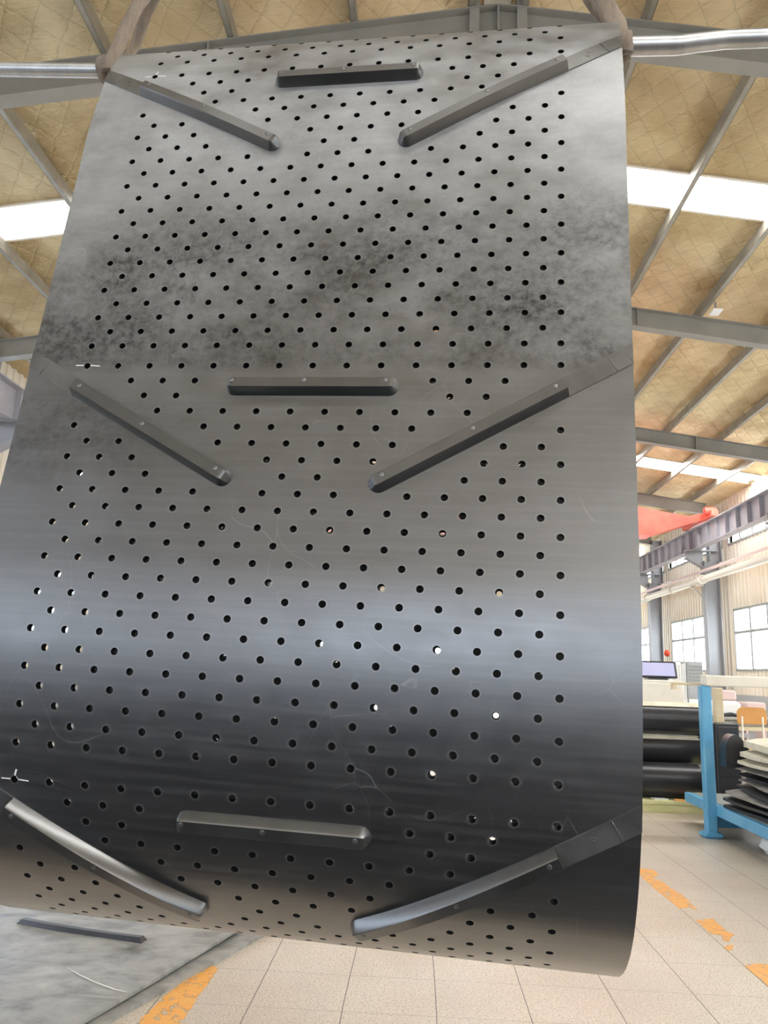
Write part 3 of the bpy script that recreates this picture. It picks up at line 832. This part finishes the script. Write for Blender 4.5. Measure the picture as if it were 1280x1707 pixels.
def pad(m, a, b, name='cleat_pad', W=.0185, H=.0022, bolt=None, groove=None):
    """flat flush strip between the cleat's blunt end and the belt edge"""
    a = Vector(a); b = Vector(b); d = (b - a); L = d.length; d.normalize(); nn = Vector((-d.y, d.x)); mb = MB(); N = 14
    # ends: at the belt edge cut parallel to the edge; at cleat square
    sec = [(-1, -.0004), (-.97, 1), (.97, 1), (1, -.0004)]
    for i in range(N + 1):
        for o, h in sec:
            f = i / N
            off = nn * (o * W); c = a + d * (L * f) + off
            # slide the edge-side points so they end exactly on the belt edge
            if i == 0: c = c + d * ((a.y - c.y) / d.y)
            mb.v.append(tuple(belt(m + c.x, c.y, H if h > 0 else -.0004)))
    for i in range(N):
        for k in range(3):
            q = i * 4 + k; mb.f.append((q, q + 1, q + 5, q + 4))
        q = i * 4; mb.f.append((q + 3, q, q + 4, q + 7))
    mb.f.append((3, 2, 1, 0)); e = N * 4; mb.f.append((e, e + 1, e + 2, e + 3)); fix_normals(mb)
    o = mb.build(name, M['pad'], root, 'auto')
    c = a + d * (L * .58); p = belt(m + c.x, c.y, H - .0003); ax = belt(m + c.x, c.y, H + .01) - p
    s = MB().lathe([(.0072, 0), (.0072, .0007), (.0058, .0007), (.0058, .0001), (.002, .0001), (.002, .0012), (0, .0014)], p, ax, 20)
    s.build('bolt_head', M['pad'], o, 'auto')
    c = a + d * (L * .30)
    g = MB(); pp = [belt(m + (c + nn * q * W * .95).x, (c + nn * q * W * .95).y, H + .0002) for q in (-1, -.5, 0, .5, 1)]
    g.tube(pp, .0009, 6).build('seam', M['cleat'], o, True)
    return o
# step face where the raised bar begins
for m, nm in ((-.757, 'top'), (0.0, 'middle'), (.776, 'bottom'), (1.542, 'rear'), (2.308, 'rear')):
    bar(m, *SEGL['center'], 'cleat', None)
    bar(m, *SEGL['left'], 'cleat', None, round_a=False)
    bar(m, *SEGL['right'], 'cleat', None, round_a=False)
    pad(m, *SEGL['leftpad']); pad(m, *SEGL['rightpad'])
# chalk crosses at the left hole of the joint rows
for m, up_, ln in ((-.757, 1, .042), (0.0, 0, .042), (.776, 1, .042)):
    mb = MB(); t0 = -.91
    def strip(sa, ta, sb, tb, wd):
        n = 5
        dd = Vector((sb - sa, tb - ta)).normalized(); nn = Vector((-dd.y, dd.x)) * wd
        k = len(mb.v)
        for i in range(n + 1):
            f = i / n; s, t = sa + (sb - sa) * f, ta + (tb - ta) * f
            mb.v.append(tuple(belt(m + s + nn.x, t + nn.y, .0006))); mb.v.append(tuple(belt(m + s - nn.x, t - nn.y, .0006)))
        for i in range(n): mb.f.append((k + 2 * i, k + 2 * i + 2, k + 2 * i + 3, k + 2 * i + 1))
    strip(-.001, t0 - .024, -.001, t0 - .007, .0011); strip(-.001, t0 + .007, .0005, t0 + .027, .0011)
    if up_: strip(-.007, t0 + .001, -.018, t0 + .004, .0016)
    o = mb.build('chalk_mark', M['chalk'], root); o['label'] = 'white paint cross around a hole' if up_ else 'white paint dash through a hole'

# ------------------------------------------------------------------ pole and slings
def at_u(px, py, u=1.535): return onplane(px, py, uu, u)
t = thing('steel_pole', 'shiny steel pole through the top of the belt, held by slings', 'pole', at_u(600, 97))
pp = [(2, 115.5), (60, 116.5), (170, 118), (600, 100), (1045, 77.5), (1090, 76.5), (1130, 75.5), (1165, 71), (1210, 66), (1300, 62.5), (1420, 58)]
rr = [.0172, .0172, .0172, .019, .0205, .0205, .0205, .0200, .0195, .0195, .0195]
pts = []; rad = []
for i in range(len(pp) - 1):
    for k in range(4):
        f = k / 4; pts.append(at_u(pp[i][0] + (pp[i + 1][0] - pp[i][0]) * f, pp[i][1] + (pp[i + 1][1] - pp[i][1]) * f)); rad.append(rr[i] + (rr[i + 1] - rr[i]) * f)
pts.append(at_u(*pp[-1])); rad.append(rr[-1])
MB().tube(pts, rad, 24).build('pipe', M['steel'], t, 'auto')
e0 = pts[0]; ax = (pts[0] - pts[1]).normalized()
MB().lathe([(.0145, .0), (.0172, .0), (.0178, .002), (.0172, .004), (.0145, .004)], e0, ax, 24).build('rim', M['steel'], t, 'auto')
hookp = at_u(596, -640, 1.535)
def sling(x0, pc, side, label):
    """webbing loop: down in front of the pole, around it, up again behind"""
    t = thing('lifting_sling', label, 'sling', at_u(*pc))
    c = at_u(*pc); q = x0
    def P(px, py, du): return at_u(px, py, 1.535 + du)
    front = [P(*p) for p in q['front']]; back = [P(*p) for p in q['back']]
    def strand(pts, name, rw, tw, seed):
        # resample with a little wobble
        out = []; rd = []
        for i in range(len(pts) - 1):
            n = max(6, int((pts[i + 1] - pts[i]).length / .02))
            for k in range(n):
                f = k / n; p = pts[i].lerp(pts[i + 1], f)
                j = Vector((mn.noise(p * 25 + Vector((seed, 0, 0))), mn.noise(p * 25 + Vector((0, seed, 0))), 0)) * .003
                out.append(p + j); rd.append(rw * (1 + .12 * mn.noise(p * 40)))
        out.append(pts[-1]); rd.append(rw)
        MB().tube(out, rd, 12, .38, upv=gw, twist=tw).build(name, M['sling'], t, True)
    strand(front + [hookp + gw * (side * .015)], 'front_strand', .020, .004 * side, 1.3)
    strand(back + [hookp + gw * (side * .03) + uu * .02], 'back_strand', .018, -.006 * side, 5.1)
    # wrap around the pole
    pr = .021; wrap = []
    for k in range(17):
        a = PI * 2 * k / 16
        wrap.append(c + ww * (math.cos(a) * (pr + .006)) + uu * (math.sin(a) * (pr + .006)))
    mb = MB(); n = len(wrap)
    for i, p in enumerate(wrap):
        nrm = (p - c).normalized(); 
        for dt, dh in ((-.014, -.004), (-.014, .004), (0, .006), (.014, .004), (.014, -.004)):
            mb.v.append(tuple(p + gw * dt + nrm * dh))
    for i in range(n - 1):
        for k in range(5):
            a = i * 5 + k; b = i * 5 + (k + 1) % 5; mb.f.append((a, b, b + 5, a + 5))
    mb.build('wrap', M['sling'], t, True)
sling(dict(front=[(180, 118, -.028), (186, 100, -.026), (200, 70, -.02), (216, 36, -.01), (236, 0, 0.0)], back=[(186, 125, .026), (205, 100, .036), (224, 78, .05), (238, 40, .05), (256, 0, .045)]), (178, 117), 1, 'frayed brown webbing sling around the pole at the belt\'s left end')
sling(dict(front=[(1040, 88, -.030), (1040, 75, -.030), (1030, 45, -.022), (1016, 18, -.01), (1004, -5, 0.0)], back=[(1042, 90, .028), (1028, 55, .045), (1008, 30, .05), (992, 12, .05), (982, -5, .045)]), (1040, 78), -1, 'grey webbing sling around the pole at the belt\'s right end')
# hook block holding the slings (above the frame)
t = thing('crane_hook', 'steel crane hook gathering the two slings above the belt', 'hook', hookp)
hp = [hookp + gw * (.05 * math.sin(a)) + ww * (.05 - .06 * math.cos(a)) for a in [PI * k / 10 for k in range(-7, 12)]]
MB().tube(hp, [.018 - .0006 * abs(k - 9) for k in range(len(hp))], 12).build('hook', M['steel'], t, True)
MB().box((hookp.x - .06, hookp.y - .05, hookp.z + .12), (hookp.x + .06, hookp.y + .05, hookp.z + .34), bev=.015).build('block', M['red'], t)
MB().tube([hookp + Vector((0, 0, .33)), Vector((hookp.x, hookp.y, zr(hookp.x, .1)))], .008, 10).build('cable', M['frame'], t, True)

# ------------------------------------------------------------------ blue rack on the right
t = thing('steel_rack', 'blue steel rack frame with stout posts right of the belt', 'rack', (3.6, 8.2, 0))
def post(x, y, h, nm='post'):
    o = MB().box((x - .054, y - .054, .02), (x + .054, y + .054, h), bev=.012).build(nm, M['blue'], t)
    MB().box((x - .10, y - .09, 0), (x + .10, y + .09, .055), bev=.02).build('foot', M['blue'], o)
for x, y in ((3.0, 8.38), (4.55, 8.38), (2.97, 5.6), (4.55, 5.6)):
    if y > 6: post(x, y, 1.49)
post(5.9, 8.38, 1.49)
MB().box((3.035, 4.9, .215), (3.105, 9.25, .315), bev=.006).build('rail', M['blue'], t)
MB().box((5.76, 4.9, .215), (5.83, 9.25, .315), bev=.006).build('rail', M['blue'], t)
MB().box((3.04, 8.42, .09), (5.85, 8.50, .20), bev=.006).build('crossbar', M['blue'], t)
MB().box((3.04, 5.0, .09), (5.85, 5.08, .20), bev=.006).build('crossbar', M['blue'], t)
for x in (3.07, 5.79): MB().box((x - .05, 4.95, 0), (x + .05, 5.07, .215), bev=.006).build('leg', M['blue'], t)
MB().box((3.105, 4.95, .30), (5.76, 9.2, .318)).build('shelf', M['frame'], t)
tag(MB().box((2.99, 8.30, 1.49), (6.0, 8.46, 1.60), bev=.01).build('timber_beam', M['cream'], origin=(4.5, 8.38, 1.49)), 'long cream beam laid across the tops of the blue posts', 'beam')
tag(MB().box((2.71, 8.47, 1.49), (3.2, 8.56, 1.515), bev=.003).box((2.71, 8.47, 1.44), (2.75, 8.56, 1.49)).build('wooden_batten', M['wood'], origin=(2.95, 8.5, 1.49)), 'thin wooden batten sticking out left of the blue post top', 'batten')
# ------------------------------------------------------------------ folded sheets on the rack
def folded(i, z, th, x0, ynear, yfar, m, label, name='folded_sheet'):
    mb = MB(); N, K = 24, 22
    for lay in (0, 1):
        for a in range(N + 1):
            for b in range(K + 1):
                u, v = a / N, b / K
                y = yfar + (ynear - yfar) * u
                ed = x0 + .05 * mn.noise(Vector((y * 2.2, i * 3.1, 0))) + .05 * math.sin(y * 2 + i)
                x = ed + (5.65 - ed) * v
                wob = .018 * mn.noise(Vector((x * 2.5, y * 2.5, i * .35))) + .012
                sag = -.10 * (u ** 1.6) * (z - .32) + (-.03 * max(0, 1 - v * 9) ** 2 if lay == 0 else 0)
                mb.v.append((x, y, z + sag + wob * (z - .3) * 1.5 + (th if lay == 0 else 0)))
    S = (N + 1) * (K + 1)
    for a in range(N):
        for b in range(K):
            q = a * (K + 1) + b; mb.f.append((q, q + K + 1, q + K + 2, q + 1)); mb.f.append((S + q, S + q + 1, S + q + K + 2, S + q + K + 1))
    def side(idx):
        for p, q in zip(idx[:-1], idx[1:]): mb.f.append((p, q, S + q, S + p))
    side([a * (K + 1) for a in range(N + 1)]); side([a * (K + 1) + K for a in range(N, -1, -1)]); side(list(range(K, -1, -1))); side([N * (K + 1) + b for b in range(K + 1)])
    fix_normals(mb)
    return tag(mb.build(name, m, smooth='auto', origin=(x0, (ynear + yfar) / 2, z)), label, 'folded sheet', 'folded sheets piled on the blue rack')
specs = [(.055, 'roll', 'black rubber sheet at the very bottom of the pile on the blue rack'), (.055, 'roll', 'black rubber sheet second from the bottom of the rack pile'), (.05, 'greycloth', 'grey sheet third from the bottom of the rack pile'),
         (.045, 'roll', 'dark sheet in the lower middle of the rack pile'), (.04, 'greycloth', 'grey sheet in the middle of the rack pile'), (.04, 'roll', 'dark sheet just above the pile\'s middle'),
         (.035, 'greycloth', 'grey sheet under the three cream cloths of the pile'), (.06, 'cloth', 'lowest of the three cream cloths on the rack pile'), (.07, 'cloth', 'middle one of the three cream cloths on the rack pile'), (.09, 'cloth', 'topmost cream cloth spread over the rack pile')]
z = .32
for i, (th, mk, lab) in enumerate(specs):
    folded(i, z, th, 3.10 + .012 * i + (.05 if mk == 'cloth' else 0), 4.9 + .05 * i, 8.20 - .01 * i, M[mk], lab); z += th + .014
ztop = z
# black curled flap at the far end of the pile
mb = MB(); arc = [(3.10, 8.15, ztop - .30)]
for k in range(15):
    a = PI * (.02 + .80 * k / 14); arc.append((3.20 - .10 * math.cos(a), 8.15, ztop - .15 + .17 * math.sin(a)))
arc.append((3.46, 8.15, ztop - .30))
mb.prism(arc, (0, .17, 0)); fix_normals(mb)
tag(mb.build('rubber_flap', M['roll'], smooth='auto', origin=(3.17, 8.24, ztop - .3)), 'rounded black rubber fold at the far end of the pile, right of the blue post', 'rubber sheet')

# ------------------------------------------------------------------ rolls of rubber and pallet
t = thing('pallet', 'low yellowish pallet board under the black rubber rolls', 'pallet', (2.6, 10.1, 0))
MB().box((1.2, 9.75, .10), (3.75, 10.75, .135)).build('deck', M['yellow'], t)
for y in (9.78, 10.2, 10.62): MB().box((1.2, y, 0), (3.75, y + .1, .10)).build('bearer', M['yellow'], t)
def roll(x1, y, z, r, label):
    t = thing('rubber_roll', label, 'rubber roll', (2.4, y, z), 'black rubber rolls stacked behind the belt')
    x0 = 1.25
    prof = [(.03, 0), (.03, .0)]
    pr = [(.05, 0.0), (r * .35, .0), (r * .37, -.006), (r * .6, .0), (r * .62, -.006), (r * .84, 0), (r * .86, -.006), (r, -.0), (r, x0 - x1), (.05, x0 - x1)]
    mb = MB(); n0 = 0; seg = 40
    MB().lathe(pr, (x1, y, z), (1, 0, 0), seg).build('winding', M['roll'], t, 'auto')
    MB().lathe([(.035, x0 - x1 - .03), (.05, x0 - x1 - .03), (.05, .03), (.035, .03), (.035, x0 - x1 - .03)], (x1, y, z), (1, 0, 0), 20).build('core', M['grey'], t, 'auto')
    MB().box((x0, y - r * .2, z + r - .004), (x1 - .01, y + r * .55, z + r + .004), Matrix.Rotation(-.55, 3, 'X'), (0, y, z)).build('loose_end', M['greycloth'], t)
def wrap(x1, y, z, r, a0, a1, m, label):
    mb = MB(); n = 18
    for i in range(n + 1):
        a = math.radians(a0 + (a1 - a0) * i / n)
        for rr_ in (r + .004, r + .016):
            for x in (1.3, x1 - .02 + .015 * math.sin(i)): mb.v.append((x, y - rr_ * math.cos(a), z + rr_ * math.sin(a)))
    for i in range(n):
        q = i * 4; mb.f += [(q, q + 4, q + 5, q + 1), (q + 2, q + 3, q + 7, q + 6), (q, q + 2, q + 6, q + 4), (q + 1, q + 5, q + 7, q + 3)]
    mb.f += [(0, 1, 3, 2), (n * 4, n * 4 + 2, n * 4 + 3, n * 4 + 1)]; fix_normals(mb)
    tag(mb.build('cover_sheet', m, smooth='auto', origin=(2.5, y, z + r)), label, 'sheet')
roll(3.46, 10.05, .135 + .205, .205, 'black rubber roll at the bottom of the stack, resting on the pallet')
roll(3.32, 10.50, .135 + .20, .20, 'black rubber roll lying on the pallet behind the bottom one')
roll(3.62, 10.28, .135 + .56, .185, 'black rubber roll in the middle of the stack')
roll(3.66, 10.22, .135 + .93, .19, 'black rubber roll on top of the stack')
wrap(3.60, 10.22, 1.065, .19, 50, 125, M['cloth'], 'pale dusty sheet draped over the top rubber roll')
wrap(3.55, 10.28, .695, .185, 40, 80, M['cloth'], 'pale dusty sheet lying along the middle rubber roll')
for i, (x, y, a, mk, lab) in enumerate(((2.95, 9.9, .2, 'white', 'white paper lying on the pallet\'s front edge'), (3.2, 9.84, -.1, 'orange_ply', 'orange card scrap on the pallet beside the blue post'))):
    tag(MB().box((x - .09, y - .06, .136), (x + .09, y + .06, .15), Matrix.Rotation(a, 3, 'Z'), (x, y, 0), .003).build('paper_sheet', M[mk], origin=(x, y, .136)), lab, 'paper')

# ------------------------------------------------------------------ control cabinet, monitor and clutter
t = thing('control_cabinet', 'cream metal cabinet standing behind the rubber rolls', 'cabinet', (3.6, 12.2, 0))
MB().box((3.1, 12.0, .06), (3.99, 12.5, 1.55), bev=.015).build('body', M['cream'], t)
MB().box((3.14, 11.985, .12), (3.95, 12.0, 1.50), bev=.005).build('door', M['cream'], t)
MB().box((3.9, 11.965, .9), (3.93, 11.985, 1.1), bev=.005).build('handle', M['frame'], t)
MB().box((3.1, 12.0, 0), (3.99, 12.5, .06)).build('plinth', M['dark'], t)
t = thing('monitor', 'dark-framed lavender screen leaning on top of the cream cabinet', 'monitor', (3.66, 12.15, 1.55))
R = Matrix.Rotation(math.radians(-18), 3, 'X')
MB().box((3.38, 12.10, 1.57), (3.95, 12.14, 1.83), R, (3.66, 12.15, 1.57), .008).build('housing', M['dark'], t)
MB().box((3.40, 12.092, 1.595), (3.915, 12.10, 1.80), R, (3.66, 12.15, 1.57)).build('screen', M['screen'], t)
MB().box((3.5, 12.08, 1.55), (3.8, 12.3, 1.575), bev=.005).build('stand', M['dark'], t)
t = thing('flower_pot', 'small potted plant with one red flower above the lavender screen', 'plant', (3.88, 12.35, 1.55))
MB().lathe([(0, 0), (.05, 0), (.065, .12), (.058, .12), (.05, .02), (0, .02)], (3.88, 12.35, 1.55)).build('pot', M['white'], t, 'auto')
lf = MB()
for k in range(9):
    a = k * 2.4; d = Vector((math.cos(a), math.sin(a), 0)); r = .05 + .012 * (k % 3)
    b = Vector((3.88, 12.35, 1.66)); n = d.cross(Vector((0, 0, 1))) * .016
    m1 = b + d * r * .6 + Vector((0, 0, .07)); m2 = b + d * r * 1.2 + Vector((0, 0, .09))
    q = len(lf.v); lf.v += [tuple(b), tuple(m1 + n), tuple(m2), tuple(m1 - n)]; lf.f.append((q, q + 1, q + 2, q + 3))
lf.build('foliage', M['green'], t)
MB().tube([(3.88, 12.35, 1.64), (3.885, 12.35, 1.80), (3.88, 12.34, 1.94)], .004, 8).build('stem', M['green'], t, True)
fl = MB()
for k in range(7):
    a = k * 2 * PI / 7; c = Vector((3.88 + .025 * math.cos(a), 12.34, 1.96 + .03 * math.sin(a)))
    fl.lathe([(0, -.012), (.022, -.006), (.026, 0), (.022, .008), (0, .012)], c, (math.cos(a) * .4, -1, math.sin(a) * .4), 10)
fl.lathe([(0, -.03), (.03, -.02), (.035, 0), (.03, .02), (0, .03)], (3.88, 12.34, 1.96), (0, -1, 0), 12)
fl.build('flower', M['redflower'], t, True)
t = thing('white_cloth_board', 'white draped sheet standing between the screen and the grey panel', 'sheet', (4.2, 12.8, 0))
mb = MB(); n = 30
for lay in (0, 1):
    for i in range(n + 1):
        x = 4.07 + .24 * i / n; yy = 12.8 + .012 * math.sin(i * 1.3) + .02 * lay
        for zz in (.02, .9, 1.60, 1.82 + .02 * math.sin(i * .25)): mb.v.append((x, yy, zz))
S = (n + 1) * 4
for i in range(n):
    for k in range(3):
        q = i * 4 + k; mb.f += [(q, q + 4, q + 5, q + 1), (S + q, S + q + 1, S + q + 5, S + q + 4)]
    mb.f.append((i * 4 + 3, i * 4 + 7, S + i * 4 + 7, S + i * 4 + 3))
mb.build('cloth', M['white'], t, 'auto')
MB().tube([(4.05, 12.81, 0), (4.05, 12.81, 1.80), (4.19, 12.81, 1.86), (4.33, 12.81, 1.83), (4.33, 12.81, 0)], .012, 10).build('frame', M['frame'], t, True)
t = thing('machine_panel', 'grey ribbed machine panel left of the blue post top', 'machine', (4.77, 13.85, 0))
MB().box((4.65, 13.7, 0), (4.90, 14.1, 1.885), bev=.01).build('body', M['grey'], t)
for k in range(6): MB().box((4.665, 13.69, 1.50 + k * .058), (4.885, 13.70, 1.53 + k * .058)).build('louvre', M['frame'], t)
t = thing('white_machine', 'white machine housing with black rollers beyond the cream post', 'machine', (4.95, 13.1, 0))
MB().box((4.2, 12.95, 1.02), (5.22, 13.5, 1.26), bev=.05).build('housing', M['white'], t)
for k, (x, r) in enumerate(((4.27, .13), (5.02, .16))):
    MB().lathe([(.02, -.04), (r * .6, -.04), (r * .65, -.02), (r * .8, -.02), (r * .85, -.04), (r, -.03), (r, .5), (0, .5)], (x, 12.92, .92), (0, 1, 0), 28).build('roller', M['dark'], t, 'auto')
for x in (4.3, 5.1): MB().box((x, 13.1, 0), (x + .08, 13.4, 1.02)).build('leg', M['frame'], t)
MB().box((4.2, 12.9, .70), (5.3, 13.5, .76)).build('bed', M['grey'], t)
tag(MB().box((4.92, 13.0, 1.26), (5.17, 13.4, 1.43), bev=.03).build('pink_box', M['pink'], origin=(5.05, 13.2, 1.26)), 'pale pink box on top of the white machine', 'box')
tag(MB().box((5.30, 13.0, 1.09), (5.62, 13.4, 1.25), bev=.02).box((5.3, 13.0, 0), (5.62, 13.4, .06)).box((5.3, 13.05, .06), (5.34, 13.35, 1.09)).box((5.58, 13.05, .06), (5.62, 13.35, 1.09)).build('tool_stand', M['pink'], origin=(5.45, 13.2, 0)), 'pinkish tool stand behind the orange chair', 'stand')
tag(MB().box((3.50, 9.44, 1.07), (3.595, 9.54, 1.47), bev=.008).build('wooden_post', M['wood'], origin=(3.55, 9.49, 1.07)), 'pale timber post standing right behind the blue post', 'post')
t = thing('tool_chest', 'black tool chest under the pale timber post', 'chest', (3.65, 9.6, 0))
MB().box((3.47, 9.40, .04), (3.74, 9.74, 1.07), bev=.01).build('body', M['dark'], t)
for k in range(5): MB().box((3.49, 9.39, .10 + k * .19), (3.72, 9.40, .27 + k * .19), bev=.003).build('drawer', M['dark'], t)
MB().box((3.49, 9.42, 0), (3.72, 9.72, .04)).build('plinth', M['frame'], t)
t = thing('workbench', 'long bench with brown sheets behind the rack pile', 'workbench', (5.0, 11.5, 0))
MB().box((3.9, 11.2, .90), (6.6, 11.9, .95)).build('top', M['wood'], t)
for x in (3.95, 6.5):
    for y in (11.22, 11.82): MB().box((x, y, 0), (x + .06, y + .06, .90)).build('leg', M['frame'], t)
for i, lab in enumerate(('brown-grey sheet lying on the bench, bottom of three', 'brown-grey sheet lying on the bench, middle of three', 'brown-grey sheet lying on the bench, top of three')):
    tag(MB().box((4.02 + .03 * i, 11.25, .951 + i * .036), (6.3 - .05 * i, 11.8, .983 + i * .036), bev=.008).build('stacked_board', M['greycloth'], origin=(5, 11.5, .951 + i * .036)), lab, 'board', 'boards on the bench')
# orange chair
cy_ = 10.6
t = thing('wooden_chair', 'orange plywood chair with pale legs behind the rack pile', 'chair', (4.4, cy_, 0))
def CP(px, py): return onplane(px, py, (0, 1, 0), cy_)
a = CP(1231, 1207); b = CP(1279, 1180)
x0, x1, z0, z1 = a.x, b.x, a.z, b.z
mb = MB(); pts = []
def rrect(x0, x1, z0, z1, r):
    o = []
    for cx_, cz_, a0 in ((x1 - r, z1 - r, 0), (x0 + r, z1 - r, PI / 2), (x0 + r * .4, z0 + r * .4, PI), (x1 - r * .4, z0 + r * .4, 1.5 * PI)):
        q = r if a0 < PI else r * .4
        for k in range(6): o.append((cx_ + q * math.cos(a0 + k * PI / 10), cz_ + q * math.sin(a0 + k * PI / 10)))
    return o
xm = (x0 + x1) / 2
for x, zz in rrect(x0, x1, z0, z1, .08): pts.append((x, cy_ + .12 * ((x - xm) / .2) ** 2 * .3, zz))
mb.prism(pts, (0, .014, 0)); fix_normals(mb); mb.build('backrest', M['orange_ply'], t, 'auto')
sx0, sx1 = x0 + .01, x1 - .01; sz = z0 - .30
MB().box((sx0, cy_ - .42, sz), (sx1, cy_ + .02, sz + .018), bev=.008).build('seat', M['orange_ply'], t)
for x in (sx0 + .05, sx1 - .05):
    MB().tube([(x, cy_ + .03, z0 + .10), (x, cy_ + .04, sz), (x, cy_ + .07, 0)], .013, 10).build('leg', M['cream'], t, True)
    MB().tube([(x, cy_ - .38, sz), (x, cy_ - .42, 0)], .013, 10).build('leg', M['cream'], t, True)
MB().tube([(sx0 + .05, cy_ - .4, .3), (sx1 - .05, cy_ - .4, .3)], .01, 8).build('stretcher', M['cream'], t, True)
# white bundle on the floor at the right edge
mb = MB(); c = Vector((3.30, 7.55, .10)); N1, N2 = 24, 16
for i in range(N2 + 1):
    ph = -PI / 2 + PI * i / N2
    for k in range(N1):
        th = 2 * PI * k / N1; d = Vector((math.cos(ph) * math.cos(th), math.cos(ph) * math.sin(th), math.sin(ph)))
        r = 1 + .28 * mn.noise(d * 2.2) + .10 * mn.noise(d * 6)
        mb.v.append((c.x + d.x * r * .14, c.y + d.y * r * .20, max(.0, c.z + d.z * r * .10)))
for i in range(N2):
    for k in range(N1): mb.f.append((i * N1 + k, i * N1 + (k + 1) % N1, (i + 1) * N1 + (k + 1) % N1, (i + 1) * N1 + k))
tag(mb.build('plastic_bundle', M['white'], smooth=True, origin=(3.30, 7.55, 0)), 'crumpled white bundle on the floor under the rack rail', 'bundle')

# ------------------------------------------------------------------ stock added behind the camera as dark shapes for the belt to reflect
def unseen_roll(x0, x1, y, z, r, lab):
    mb = MB(); mb.lathe([(.05, 0), (r * .5, .0), (r * .52, -.006), (r * .8, 0), (r, 0), (r, x0 - x1), (.05, x0 - x1)], (x1, y, z), (1, 0, 0), 36)
    tag(mb.build('rubber_roll', M['roll'], smooth='auto', origin=((x0 + x1) / 2, y, z)), lab, 'rubber roll', 'unseen dark rolls added behind the viewer for the belt to reflect')
for j, (x0, x1) in enumerate(((-7.0, -4.7), (-4.4, -2.1), (-1.8, .5), (.8, 3.1))):
    for k, (dy, zz) in enumerate(((-.43, .42), (.43, .42), (0, 1.16))):
        unseen_roll(x0, x1, -3.4 + dy, zz, .415, 'unseen black roll added behind the viewer for the belt to reflect, %s of the %s trio' % (('left on the floor', 'right on the floor', 'on top')[k], ('first', 'second', 'third', 'fourth')[j])) 
sh = MB().box((-4.5, -2.4, .0), (2.6, 1.3, .02), bev=.004).build('rubber_sheet', M['roll'], origin=(-1, -1, 0))  # unseen sheet, added to darken what the lower belt and cleats reflect
tag(sh, 'unseen black sheet added under the belt and the viewer to darken belt reflections', 'rubber sheet')
